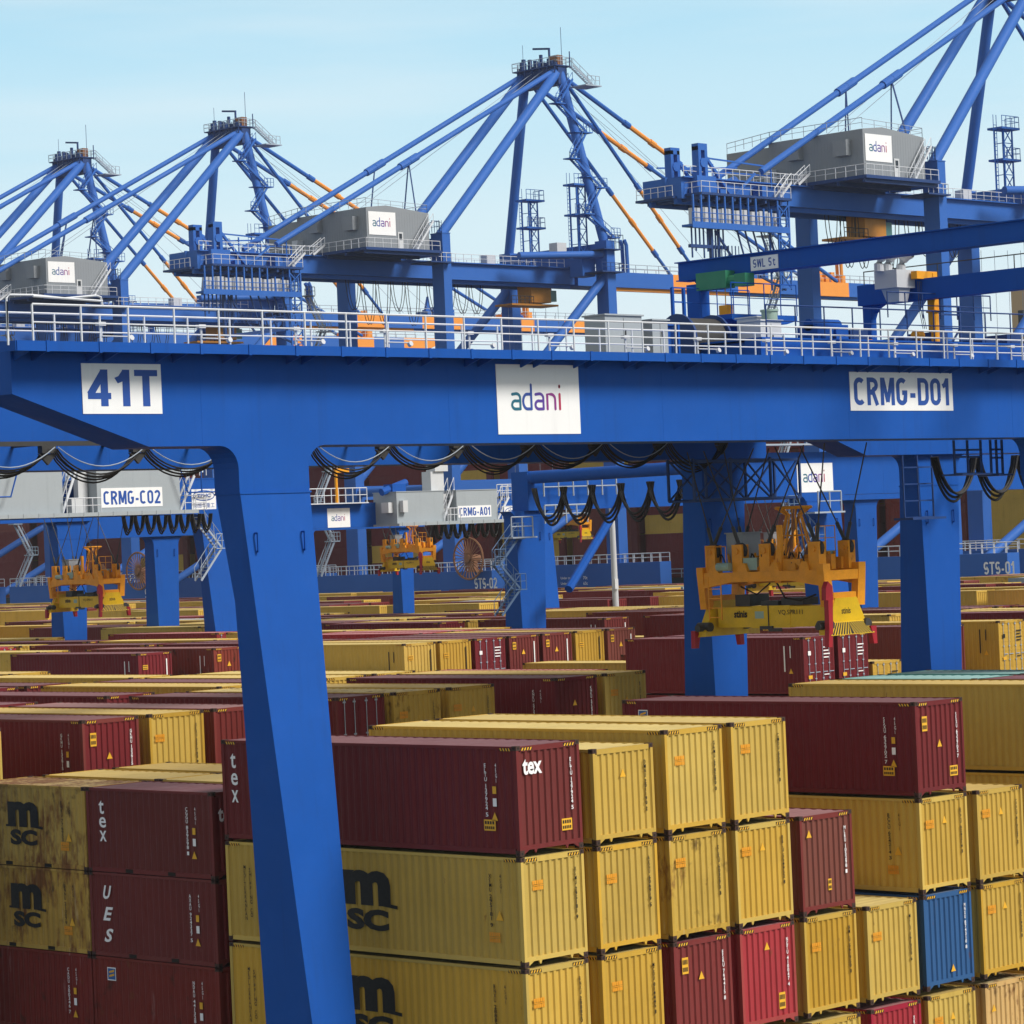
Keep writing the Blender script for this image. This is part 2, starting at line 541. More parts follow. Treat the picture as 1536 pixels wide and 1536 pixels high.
def word_mark(mb, o, ex, ez, width, nrm):
    """the lower-case five-letter word of the white signs, in rounded single strokes (a d a n i)."""
    s = width / 5.1
    w = .19
    def a(x):
        return [[(x + .12, 1.02)] + arc(x + .48, .78, .34, .28, 95, 0, 6) + [(x + .82, .1)],
                [(x + .82, .60), (x + .45, .60)] + arc(x + .38, .35, .30, .26, 90, 270, 8) + [(x + .82, .10)]]
    def d(x):
        return [[(x + .80, 1.62), (x + .80, .1)], [(x + .80, 1.03), (x + .45, 1.03)] + arc(x + .42, .565, .36, .465, 90, 270, 10) + [(x + .80, .10)]]
    def n(x):
        return [[(x + .06, .1), (x + .06, 1.03), (x + .42, 1.03)] + arc(x + .42, .68, .36, .35, 85, 0, 6) + [(x + .78, .1)]]
    strokes = [a(0), d(1.02), a(2.1), n(3.22), [[(4.42, .1), (4.42, 1.03)], [(4.42, 1.5), (4.42, 1.56)]]]
    k = 0
    for mi, letter in enumerate(strokes):
        for st in letter:
            ribbon(mb, st, w, o, ex, ez, s, nrm, .0015 * (k % 4), mi)
            k += 1
WM = [mat("mark_teal", (.020, .13, .20), .5, dirt=0), mat("mark_blue", (.035, .075, .32), .5, dirt=0), mat("mark_violet", (.10, .05, .30), .5, dirt=0),
      mat("mark_plum", (.24, .035, .22), .5, dirt=0), mat("mark_red", (.40, .03, .09), .5, dirt=0)]
# ------------------------------------------------------------------ containers
CW = 2.438
HC, STD = 2.896, 2.591
L40, L20 = 12.192, 6.058
EX_S, EX_E, UP = (0, -1, 0), (1, 0, 0), (0, 0, 1)

def profile(a, b, period, depth, flat=.27):
    """trapezoid corrugation between a and b: list of (s, depth)."""
    n = max(1, round((b - a) / period))
    p = (b - a) / n
    out = []
    for i in range(n):
        s = a + i * p
        out += [(s, 0), (s + p * flat, 0), (s + p * .5, depth), (s + p * (.5 + flat), depth)]
    out.append((b, 0))
    return out

def g_side(mb, Ln, H, mi=0):
    z0, z1 = .155, H - .09
    pr = profile(.10, Ln - .10, .285, .036)
    for (a, da), (b, db) in zip(pr, pr[1:]):
        mb.poly([(.012 + da, a, z0), (.012 + da, a, z1), (.012 + db, b, z1), (.012 + db, b, z0)], mi)

def g_end(mb, Ln, H, mi=0):
    z0, z1 = .235, H - .155
    pr = profile(.10, CW - .10, .252, .046, .36)
    for (a, da), (b, db) in zip(pr, pr[1:]):
        mb.poly([(a, .012 + da, z0), (b, .012 + db, z0), (b, .012 + db, z1), (a, .012 + da, z1)], mi)

def g_side_far(mb, Ln, H, mi=0):
    mb.poly([(CW - .012, .1, .155), (CW - .012, Ln - .1, .155), (CW - .012, Ln - .1, H - .09), (CW - .012, .1, H - .09)], mi)

def g_end_far(mb, Ln, H, mi=0):
    mb.poly([(.1, Ln - .012, .235), (CW - .1, Ln - .012, .235), (CW - .1, Ln - .012, H - .155), (.1, Ln - .012, H - .155)], mi)

def g_roof(mb, Ln, H, mi=0):
    z = H - .022
    pr = profile(.30, Ln - .30, .42, .016)
    mb.poly([(.05, .05, z), (CW - .05, .05, z), (CW - .05, .30, z), (.05, .30, z)], mi)
    mb.poly([(.05, Ln - .30, z), (CW - .05, Ln - .30, z), (CW - .05, Ln - .05, z), (.05, Ln - .05, z)], mi)
    for (a, da), (b, db) in zip(pr, pr[1:]):
        mb.poly([(.05, a, z - da), (CW - .05, a, z - da), (CW - .05, b, z - db), (.05, b, z - db)], mi)

def g_frame(mb, Ln, H, mi=0, ci=1, ui=2):
    for x0 in (0, CW - .10):
        for y0 in (0, Ln - .12):
            mb.box(x0, x0 + .10, y0, y0 + .12, .118, H - .118, mi)
    for x0 in (.004, CW - .064):
        mb.box(x0, x0 + .06, .178, Ln - .178, H - .09, H - .008, mi)
        mb.box(x0, x0 + .05, .178, Ln - .178, .02, .155, mi)
        if Ln < 7:
            for yc in (Ln / 2 - 1.02, Ln / 2 + 1.02):
                mb.box(x0 - .004, x0 + .054, yc - .18, yc + .18, .03, .145, ui)
    for y0 in (.004, Ln - .064):
        mb.box(.162, CW - .162, y0, y0 + .06, H - .155, H - .012, mi)
        mb.box(.10, CW - .10, y0, y0 + .06, .115, .235, mi)
        for xa, xb in ((.10, .36), (.55, .67), (CW - .67, CW - .55), (CW - .36, CW - .10)):
            if xa == .10:
                pl = [(.10, .0), (.16, .0), (.36, .115), (.10, .115)]
            elif xb == CW - .10:
                pl = [(CW - .16, .0), (CW - .10, .0), (CW - .10, .115), (CW - .36, .115)]
            else:
                c = (xa + xb) / 2
                pl = [(c - .012, .015), (c + .012, .015), (xb, .115), (xa, .115)]
            mb.prism(pl, 1, y0 + .004, y0 + .05, mi)
    for x0 in (-.003, CW - .159):
        for y0 in (-.003, Ln - .175):
            for z0, z1 in ((-.035, .118), (H - .118, H + .004)):
                mb.box(x0, x0 + .162, y0, y0 + .178, z0, z1, ci)
                if y0 < 0:
                    mb.box(x0 + .05, x0 + .112, y0 - .002, y0 + .01, z0 + .035, z0 + .095, ui)
                if x0 < 0:
                    mb.box(x0 - .002, x0 + .01, y0 + .055, y0 + .125, z0 + .035, z0 + .09, ui)
    mb.poly([(.05, .07, .15), (CW - .05, .07, .15), (CW - .05, Ln - .07, .15), (.05, Ln - .07, .15)], ui)

def g_doors(mb, Ln, H, side, mi=0):
    """one door leaf; side 0 left, 1 right."""
    x0, x1 = (.10, CW / 2 - .008) if side == 0 else (CW / 2 + .008, CW - .10)
    z0, z1 = .235, H - .155
    mb.box(x0, x1, .03, .05, z0, z1, mi)
    for xa, xb in ((x0, x0 + .07), (x1 - .07, x1)):
        mb.box(xa, xb, .014, .03, z0, z1, mi)
    n = 5
    for i in range(n):
        a = z0 + (z1 - z0) * i / n
        mb.box(x0 + .07, x1 - .07, .018, .03, a, a + (.07 if i else .1), mi)
        mb.box(x0 + .09, x1 - .09, .024, .03, a + .2, a + .34, mi)

def g_rods(mb, Ln, H, side, mi=0):
    for x in ((.42, .92) if side == 0 else (CW - .92, CW - .42)):
        mb.tube((x, -.012, .16), (x, -.012, H - .09), .016, 6, mi)
        for z in (.2, .75, 1.5, H - .2):
            mb.box(x - .06, x + .06, -.02, .016, z - .03, z + .03, mi)
        mb.box(x, x + .34, -.03, -.015, 1.05, 1.09, mi)

def g_hazard(mb, Ln, H, mi=0, bi=1, only=None):
    """pale/black slanted dashes by a top corner; only = 0, 1 the end's two corners, 2, 3 the side's."""
    z0, z1 = H - .125, H - .05
    for q, base in ((0, .20), (1, CW - .60)):
        if only is not None and only != q: continue
        mb.poly([(base - .02, .0015, z0 - .012), (base + .42, .0015, z0 - .012), (base + .42, .0015, z1 + .012), (base - .02, .0015, z1 + .012)], bi)
        for i in range(4):
            x = base + i * .105
            mb.poly([(x, -.001, z0), (x + .05, -.001, z0), (x + .09, -.001, z1), (x + .04, -.001, z1)], mi)
    for q, base in ((2, .22), (3, Ln - .62)):
        if only is not None and only != q: continue
        mb.poly([(.0015, base + .42, z0), (.0015, base - .02, z0), (.0015, base - .02, z1), (.0015, base + .42, z1)], bi)
        for i in range(4):
            y = base + i * .105
            mb.poly([(-.001, y + .05, z0), (-.001, y, z0), (-.001, y + .04, z1), (-.001, y + .09, z1)], mi)

def serial(r):
    return "".join(r.choice("ABCDEGKLMNSTX") for _ in range(3)) + "U" + "".join(r.choice("0123456789") for _ in range(6)) + r.choice("0123456789")

def g_serial_end(mb, H, code, mi=0):
    put_text(mb, "\n".join(code[:4]), (CW - .40, -.003, H - .92), EX_E, UP, w=.085, h=.48, line=.8, mi=mi, bold=.015)
    put_text(mb, "\n".join(code[4:10]), (CW - .40, -.003, H - 1.68), EX_E, UP, w=.085, h=.70, line=.8, mi=mi, bold=.015)
    put_text(mb, code[10:], (CW - .40, -.003, H - 1.85), EX_E, UP, w=.085, h=.11, mi=mi, bold=.015)

def g_serial_side(mb, H, code, mi=0, y=1.25):
    put_text(mb, "\n".join(code[:4]), (.003, y, H - .95), EX_S, UP, w=.10, h=.48, line=.8, mi=mi, bold=.015)
    put_text(mb, "\n".join(code[4:10]), (.003, y, H - 1.72), EX_S, UP, w=.10, h=.70, line=.8, mi=mi, bold=.015)
    put_text(mb, code[10:], (.003, y, H - 1.90), EX_S, UP, w=.10, h=.11, mi=mi, bold=.015)
    put_text(mb, "4\n5\nG\n1", (.003, y - .42, H - .98), EX_S, UP, w=.07, h=.52, line=.9, mi=mi, bold=.01)

def quad_side(mb, y, z, w, h, mi, d=.004):
    mb.poly([(-d, y, z), (-d, y - w, z), (-d, y - w, z + h), (-d, y, z + h)], mi)
def quad_end(mb, x, z, w, h, mi, d=.004):
    mb.poly([(x, -d, z), (x + w, -d, z), (x + w, -d, z + h), (x, -d, z + h)], mi)
def tri_side(mb, y, z, w, mi, d=.004):
    mb.poly([(-d, y, z), (-d, y - w, z), (-d, y - w / 2, z + w * .95)], mi)
def tri_end(mb, x, z, w, mi, d=.004):
    mb.poly([(x, -d, z), (x + w, -d, z), (x + w / 2, -d, z + w * .95)], mi)
def label_plate(mb, kind, a, z, w, h, si, bi):
    """a caution plate: coloured plate with two dark rows on it."""
    (quad_end if kind == 'e' else quad_side)(mb, a, z, w, h, si)
    sg = 1 if kind == 'e' else -1
    for f0, f1, k in ((.14, .40, 5), (.58, .86, 4)):
        for i in range(k):
            aa = a + sg * w * (.08 + .86 * i / k)
            (quad_end if kind == 'e' else quad_side)(mb, aa, z + h * f0, w * .86 / k * .7, h * (f1 - f0), bi, .0065)

sticker_or = mat("sticker_orange", (.74, .31, .02), .5, dirt=.15, scale=4)
def bars_plate(mb, kind, a, z, w, h, si):
    """two rows of bare orange characters on the paint."""
    sg = 1 if kind == 'e' else -1
    q = quad_end if kind == 'e' else quad_side
    q(mb, a, z + h * .44, w, h * .1, si)
    for f0, f1, k in ((.0, .38, 6), (.60, 1.0, 5)):
        for i in range(k):
            q(mb, a + sg * w * (i / k), z + h * f0, w / k * .86, h * (f1 - f0), si)

def g_big_mark(mb, y, z, s, mi=0):
    """the black two-row mark in the middle of the yellow long sides (m over SC)."""
    put_text(mb, "m", (-.003, y, z + .70 * s), EX_S, UP, w=1.95 * s, h=.98 * s, bold=.055, mi=mi)
    mb.poly([(-.0035, y - 1.62 * s, z + .70 * s), (-.0035, y - 2.22 * s, z + .64 * s), (-.0035, y - 2.22 * s, z + .74 * s), (-.0035, y - 1.62 * s, z + .80 * s)], mi)
    mb.poly([(-.0035, y + .14 * s, z + .70 * s), (-.0035, y - .3 * s, z + .70 * s), (-.0035, y - .3 * s, z + .80 * s), (-.0035, y + .14 * s, z + .78 * s)], mi)
    put_text(mb, "SC", (-.003, y - .12 * s, z), EX_S, UP, w=1.72 * s, h=.60 * s, bold=.055, mi=mi)

def set_mats(o, ms):
    for i, m in enumerate(ms):
        o.material_slots[i].link = 'OBJECT'
        o.material_slots[i].material = m

_cm = {}
def cmesh(key, fn, nm):
    if key not in _cm:
        mb = MB(); fn(mb)
        me = mb.mesh(key[0], [None] * nm) if nm else mb.mesh(key[0], [])
        _cm[key] = me
    return _cm[key]

def part(name, key, fn, mats, parent):
    o = link(name, cmesh(key, fn, len(mats)), parent)
    set_mats(o, mats)
    return o

SIZE_WORD = {(L40, HC): "", (L40, STD): "low ", (L20, STD): "short "}
def container_full(U, V, z, key, label, Ln=L40, H=HC, doors=False, extra=None, code=True, tri=None, plate='auto', group=None):
    """a container with its parts (front rows)."""
    p, rf = CM[key]
    t = thing("shipping_container", (U, V, z), label, "container", group)
    part("frame", ("frame", Ln, H), lambda m: g_frame(m, Ln, H), [p, casting, underside], t)
    part("side_wall", ("side_wall", Ln, H), lambda m: g_side(m, Ln, H), [p], t)
    part("side_wall", ("side_wall_far", Ln, H), lambda m: g_side_far(m, Ln, H), [p], t)
    part("end_wall", ("end_wall_far", Ln, H), lambda m: g_end_far(m, Ln, H), [p], t)
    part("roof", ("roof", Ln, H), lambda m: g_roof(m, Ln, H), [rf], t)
    if doors:
        for sd_ in (0, 1):
            d = part("door", ("door", Ln, H, sd_), lambda m: g_doors(m, Ln, H, sd_), [p], t)
            part("lock_rod", ("lock_rod", Ln, H, sd_), lambda m: g_rods(m, Ln, H, sd_), [galv_far], d)
    else:
        part("end_wall", ("end_wall", Ln, H), lambda m: g_end(m, Ln, H), [p], t)
    if H == HC:
        for q in range(4):
            part("hazard_stripe", ("hazard_stripe", Ln, H, q), lambda m: g_hazard(m, Ln, H, only=q), [sticker, letter_black], t)
    light = key in ('yellow', 'rusty', 'worn', 'beige')
    lm = letter_black if light else letter_white
    r = random.Random(hash_(label))
    if code and plate is not False:
        c = serial(r)
        if not doors:
            mb = MB(); g_serial_end(mb, H, c)
            mb.build("lettering", [lm], t)
        mb = MB(); g_serial_side(mb, H, c)
        mb.build("lettering", [lm], t)
    mb = MB()
    if plate == 'auto':
        if light:
            dx, dz = r.uniform(-.05, .12), r.uniform(-.12, .08)
            bars_plate(mb, 'e', .28 + dx, H - .95 + dz, .42, .26, 3)
            bars_plate(mb, 's', 1.30, .55 + dz, .42, .27, 3)
            tri_side(mb, 1.02, H - 1.75 + dz, .28, 0)
        else:
            label_plate(mb, 's', 1.32, .62, .44, .30, 0, 1) if Ln > 7 else None
            quad_side(mb, .95, H - 1.28, .14, .20, 0)
            quad_side(mb, .95, H - 1.62, .14, .22, 2)
            tri_side(mb, 1.02, H - 2.0, .24, 0)
            label_plate(mb, 'e', CW - .80, .50, .40, .32, 0, 1)
    for x, zz in (tri or []):
        tri_end(mb, x, zz, .24, 0)
    if extra:
        extra(mb, t, H, Ln)
    if mb.f:
        mb.build("warning_label", [sticker, letter_black, letter_white, sticker_or], t)
    return t

def hash_(s):
    h = 7
    for ch in s:
        h = (h * 131 + ord(ch)) % 1000003
    return h

# one-mesh containers for the rows whose parts are too small to see
def g_simple(mb, Ln, H, doors, markseed):
    g_frame(mb, Ln, H, 0, 2, 3)
    g_side(mb, Ln, H, 0)
    g_side_far(mb, Ln, H, 0)
    g_end_far(mb, Ln, H, 0)
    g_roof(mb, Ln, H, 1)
    if doors:
        for s_ in (0, 1):
            g_doors(mb, Ln, H, s_, 0); g_rods(mb, Ln, H, s_, 7)
        quad_end(mb, .32, H - .95, .22, .22, 4, .035)
        for k in range(4):
            quad_end(mb, CW - .88, H - .62 - .17 * k, .5 - .1 * (k % 2), .06, 4, .035)
        quad_end(mb, CW - .88, .9, .4, .05, 4, .035); quad_end(mb, .3, .75, .3, .18, 5, .035)
    else:
        g_end(mb, Ln, H, 0)
        quad_end(mb, CW - .42, H - 1.75, .075, 1.35, 4)
        if markseed == 0:
            label_plate(mb, 'e', .32, H - .95, .36, .26, 5, 6)
        elif markseed == 1:
            tri_end(mb, 1.0, H - 1.1, .30, 5)
            label_plate(mb, 'e', .28, H - .80, .28, .42, 5, 6)
        else:
            tri_end(mb, .95, H - 1.55, .28, 5)
    if H == HC:
        g_hazard(mb, Ln, H, 5, 6)
    for y, z, w, h in ((1.30, H - 1.75, .08, 1.3), (.90, H - 1.05, .06, .6)):
        quad_side(mb, y, z, w, h, 4)
    tri_side(mb, 1.0, H - 1.85, .28, 5)

def container_simple(U, V, z, key, label, Ln=L40, H=HC, doors=False, mark=0, group=None):
    p, rf = CM[key]
    light = key in ('yellow', 'rusty', 'worn', 'beige')
    k = ("shipping_container", Ln, H, doors, mark)
    if k not in _cm:
        mb = MB(); g_simple(mb, Ln, H, doors, mark)
        _cm[k] = mb.mesh("shipping_container", [None, None, casting, underside, None, sticker, letter_black, galv_far])
    o = link("shipping_container", _cm[k], None, (U, V, z))
    o.material_slots[0].link = 'OBJECT'; o.material_slots[0].material = p
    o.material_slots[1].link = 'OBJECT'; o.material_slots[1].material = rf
    o.material_slots[4].link = 'OBJECT'; o.material_slots[4].material = letter_black if light else letter_white
    return tag(o, label, "container", group)

STUFF = {}
def stuff_box(U, V, z, key, Ln=L40, H=HC):
    """plain tiers that only peep out between others: collected per paint into one mass."""
    mb = STUFF.setdefault('mb', MB())
    keys = STUFF.setdefault('keys', [])
    for n_, m_ in ((key, 0), (key + '#', 1)):
        if n_ not in keys:
            keys.append(n_)
    a, b = keys.index(key), keys.index(key + '#')
    t = MB(); g_side(t, Ln, H, 0); g_end(t, Ln, H, 0)
    for x0 in (0, CW - .1):
        for y0 in (0, Ln - .12):
            t.box(x0, x0 + .1, y0, y0 + .12, 0, H, 0)
    t.box(.004, .064, .12, Ln - .12, H - .09, H, 0); t.box(.004, .054, .12, Ln - .12, 0, .155, 0)
    t.box(.1, CW - .1, .004, .064, H - .155, H - .01, 0); t.box(.1, CW - .1, .004, .064, .115, .235, 0)
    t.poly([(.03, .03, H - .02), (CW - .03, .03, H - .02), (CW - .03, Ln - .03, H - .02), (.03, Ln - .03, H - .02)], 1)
    n = len(mb.v)
    mb.v.extend((x + U, y + V, q + z) for x, y, q in t.v)
    mb.f.extend(tuple(i + n for i in f) for f in t.f)
    mb.m.extend(a if k == 0 else b for k in t.m)

inv = M4.inverted()
def px(x, y, z):
    c = inv @ Vector((x, y, z))
    return (768 + c.x / -c.z * 4609.8, 768 - c.y / -c.z * 4609.8, -c.z)
def in_frame(U, V, z, Ln=L40):
    q = [px(U, V, z), px(U + CW, V, z), px(U, V + Ln, z)]
    return max(a[0] for a in q) > -30 and min(a[0] for a in q) < 1566 and min(a[2] for a in q) > 5

# ---- front bay of the near block (V = 0): hand-set
PU = 2.905
TZ = [G, -2.97, 0.0, 2.97]                  # bases of tiers one to four
ORD = ["first", "second", "third", "fourth", "fifth", "sixth", "seventh", "eighth", "ninth", "tenth", "eleventh", "twelfth"]
TIER = ["bottom", "second from the ground", "third from the ground", "topmost"]

def x_tex(mb, t, H, Ln):
    m2 = MB()
    put_text(m2, "tex", (.22, -.003, H - .78), EX_E, UP, w=.74, h=.42, bold=.03)
    m2.build("lettering", [letter_white], t)
    m2 = MB()
    for i, ch in enumerate("tex"):
        put_text(m2, ch, (-.004, Ln - .40, H - .82 - .50 * i), EX_S, UP, w=.30 if ch != 't' else .24, h=.44 if ch == 't' else .36, bold=.015)
    m2.build("lettering", [letter_white], t)
def x_tex20(mb, t, H, Ln):
    m2 = MB()
    put_text(m2, "tex", (.22, -.003, H - .90), EX_E, UP, w=.74, h=.42, bold=.03)
    m2.build("lettering", [letter_white], t)
    m2 = MB()
    for i, ch in enumerate("tex"):
        put_text(m2, ch, (-.004, Ln - .62, H - .80 - .42 * i), EX_S, UP, w=.34 if ch != 't' else .26, h=.42 if ch == 't' else .33, bold=.015)
    m2.build("lettering", [letter_white], t)
def x_ues(mb, t, H, Ln):
    m2 = MB()
    for i, ch in enumerate("UES"):
        put_text(m2, ch, (-.004, Ln - .62 - .0 * i, H - .82 - .66 * i), EX_S, UP, w=.34, h=.42, bold=.03, shear=.32)
    m2.build("lettering", [letter_white], t)
def x_leaf(mb, t, H, Ln):
    m2 = MB()
    quad_side(m2, Ln - .72, H - .72, .42, .40, 1)
    quad_side(m2, Ln - .75, H - .69, .36, .34, 0, .006)
    for k in range(2):
        m2.poly([(-.008, Ln - .80, H - .62 + .12 * k), (-.008, Ln - 1.06, H - .57 + .12 * k), (-.008, Ln - 1.06, H - .50 + .12 * k), (-.008, Ln - .82, H - .56 + .12 * k)], 2)
    m2.build("emblem_sticker", [sticker_b, letter_white, sticker], t)
def x_msc(mb, t, H, Ln):
    m2 = MB()
    g_big_mark(m2, Ln / 2 + 1.0, H / 2 - .82, 1.0)
    m2.build("lettering", [letter_black], t)
    m2 = MB()
    put_text(m2, "\n".join("MEDITERRANEAN"), (-.004, Ln - .78, .62), EX_S, UP, w=.10, h=1.60, line=.8, bold=.015)
    put_text(m2, "\n".join("SHIPPING"), (-.004, Ln - 1.03, 1.10), EX_S, UP, w=.10, h=1.05, line=.8, bold=.015)
    put_text(m2, "\n".join("CO"), (-.004, Ln - 1.03, .72), EX_S, UP, w=.10, h=.25, line=.8, bold=.015)
    m2.build("lettering", [letter_black], t)
def x_msc20(mb, t, H, Ln):
    m2 = MB()
    g_big_mark(m2, Ln / 2 + 1.0, H / 2 - .62, .82)
    m2.build("lettering", [letter_black], t)
def x_plate_tl(mb, t, H, Ln):
    label_plate(mb, 'e', .32, H - .92, .26, .46, 0, 1)
def x_plate_br(mb, t, H, Ln):
    label_plate(mb, 'e', CW - .82, .42, .28, .48, 0, 1)

def F(c, tier, key, label, **kw):
    return container_full(c * PU, 0.0 + {1: -.06, 2: -.1, 3: -.05}.get(c, -.04 * (c % 3)), TZ[tier], key, label, **kw)

F(0, 3, 'maroon', "high maroon container lettered tex on its end, topmost right of the blue leg", extra=x_tex)
F(0, 2, 'yellow', "yellow container with large black mark, directly under the maroon tex container", extra=x_msc)
F(0, 1, 'yellow', "yellow container with large black mark at the lower edge, two below the tex container", extra=x_msc)
F(0, 0, 'yellow', "yellow container at the foot of the stack under the maroon tex container")
F(1, 3, 'yellow', "low yellow container with one warning triangle, topmost right beside the maroon tex container", H=STD, tri=[(1.05, 1.75)], plate=None)
F(1, 2, 'yellow', "yellow container directly under the low yellow one beside the maroon tex stack")
F(1, 1, 'yellow', "yellow container third down in the stack right of the maroon tex stack")
F(2, 3, 'yellow', "high yellow container, left one of the topmost pair above the red containers")
F(2, 2, 'worn', "yellow container with rust-stained left edge, standing on the dark red container")
F(2, 1, 'darkred', "dark red container under the rust-edged yellow one, left of the bright crimson one", tri=[(1.0, 1.75)], plate=None, extra=x_plate_tl)
F(3, 3, 'yellow', "high yellow container, right one of the topmost pair above the red containers")
F(3, 2, 'yellow', "yellow container with a warning triangle, standing on the bright crimson container", tri=[(1.05, 2.1)])
F(3, 1, 'crimson', "bright crimson container right of the dark red one, near the lower edge", tri=[(1.05, 2.2)], plate=None, extra=x_plate_br)
F(4, 2, 'brown', "brown red container on a yellow one, in the low stack before the long maroon one", tri=[(.28, 2.25)], plate=None, extra=lambda mb, t, H, Ln: label_plate(mb, 'e', 1.2, .62, .16, .34, 0, 1))
F(4, 1, 'yellow', "yellow container under the brown red one")
F(4, 0, 'yellow', "yellow container of which only the top shows, two below the brown red one")
F(5, 1, 'yellow', "yellow container topping the lowest stack, left of the blue container")
F(5, 0, 'crimson', "crimson container under the yellow one that stands left of the blue container", plate=None)
F(6, 3, 'maroon', "long maroon container with emblem sticker, topmost above the yellow and blue ones", tri=[(1.05, 1.45)], extra=lambda mb, t, H, Ln: (x_plate_tl(mb, t, H, Ln), x_leaf(mb, t, H, Ln)))
F(6, 2, 'yellow', "yellow container between the long maroon one above it and the blue one below it", tri=[(1.12, 2.05)])
F(6, 1, 'blue', "blue container with scuffed end, the only blue one in the front row", tri=[(1.25, .42)], plate=None)
F(6, 0, 'yellow', "yellow container under the blue container", tri=[(1.12, 2.05)])
F(7, 2, 'yellow', "yellow container topping the stack at the right edge beside the long maroon one", tri=[(1.12, 2.05)])
F(7, 1, 'yellow', "yellow container second down at the right edge, beside the blue one", tri=[(1.12, 2.05)])
F(7, 0, 'beige', "rust-spotted beige container at the lower right corner", tri=[(.3, 2.0)], plate=None)
F(9, 3, 'yellow', "yellow container seen by its long side, topmost at right behind the long maroon one")
F(9, 2, 'yellow', "yellow container under the topmost long yellow one at the right edge")
for c in (10, 11):
    w_ = "nearer" if c == 10 else "farther"
    container_full(c * PU, 6.2, TZ[3], 'teal', f"short teal container, the {w_} of two teal roofs behind the long yellow one at right", Ln=L20)
    container_full(c * PU, 0.0, TZ[3], 'maroon', f"short maroon-roofed container, the {w_} of two, in front of the teal roofs", Ln=L20)
for c in range(0, 12):
    for tier in range(0, 3):
        if c < 8 and not (c in (1, 2, 3) and tier == 0):
            continue
        if c == 8 and tier > 1 or c == 9 and tier == 2:
            continue
        stuff_box(c * PU, 0.02, TZ[tier], 'yellow')

# ---- second bay: pairs of short containers behind the blue leg
SZ = [G + k * STD for k in range(4)]
B1 = 12.73
container_full(0, B1, SZ[3], 'maroon', "short maroon container lettered tex downwards, topmost left of the blue leg", Ln=L20, H=STD, extra=x_tex20)
container_full(0, B1, SZ[2], 'maroon', "short maroon container lettered UES downwards, under the left tex container", Ln=L20, H=STD, extra=x_ues)
container_full(0, B1, SZ[1], 'oldmaroon', "scraped short maroon container with a blue emblem sticker, below the UES container", Ln=L20, H=STD, extra=x_leaf)
container_full(0, B1 + 6.13, SZ[3], 'rusty', "rust-streaked short yellow container with black mark, topmost at the left edge", Ln=L20, H=STD, extra=x_msc20)
container_full(0, B1 + 6.13, SZ[2], 'rusty', "rust-stained short yellow container with black mark, second from top at the left edge", Ln=L20, H=STD, extra=x_msc20)
container_full(0, B1 + 6.13, SZ[1], 'oldmaroon', "plain old maroon short container at the lower left corner", Ln=L20, H=STD)
for c in (1, 2):
    for j in (0, 1):
        n_ = ("left" if c == 1 else "right") + (" front" if j == 0 else " rear")
        container_full(c * PU, B1 + 6.13 * j, SZ[3], 'yellow', f"short yellow container showing mostly roof behind the left tex container, {n_} one of four", Ln=L20, H=STD)
        for tier in range(3):
            stuff_box(c * PU, B1 + 6.13 * j, SZ[tier], 'yellow', L20, STD)
for j in (0, 1):
    stuff_box(0, B1 + 6.13 * j, SZ[0], 'maroon', L20, STD)
for c in range(3, 12):
    for tier in range(2):
        stuff_box(c * PU, B1, SZ[tier], rnd.choice(['yellow', 'maroon']), L40, STD)

# ---- third bay of the near block
B2 = 26.6
def F2(c, key, label, tier=3, **kw):
    t = container_full(c * PU + .1, B2, TZ[tier], key, label, **kw)
    for k in range(tier):
        stuff_box(c * PU + .1, B2, TZ[k], rnd.choice(['yellow', 'yellow', 'maroon']))
    return t
F2(0, 'yellow', "yellow container cut by the left edge, behind the rusty yellow ones", doors=True)
F2(2, 'darkred', "dark maroon container with its long side to the left edge, left of a yellow end", tri=[(1.0, 1.5)], extra=x_plate_tl)
F2(3, 'yellow', "yellow container beside the dark maroon one, behind the left tex container")
F2(4, 'brown', "rust brown container half hidden by the blue leg, right of a yellow end")
F2(6, 'maroon', "maroon container with white-rodded doors just right of the blue leg", doors=True)
F2(7, 'worn', "rust-streaked yellow container right of the maroon doors, behind the first yellow roofs")
F2(8, 'yellow', "yellow container with caution plate and triangle, right of the rust-streaked yellow one", tri=[(1.15, 1.9)])
F2(10, 'maroon', "long dark maroon container behind the yellow roofs, left of a yellow end", tri=[(1.0, 1.75)], plate=None)
F2(11, 'yellow', "yellow container at the right end of the row, left of the long emblem maroon one", tri=[(1.15, 1.7)])
for c in (1, 5, 9):
    for k in range(3 if c != 1 else 2):
        stuff_box(c * PU + .1, B2, TZ[k], rnd.choice(['yellow', 'maroon']))

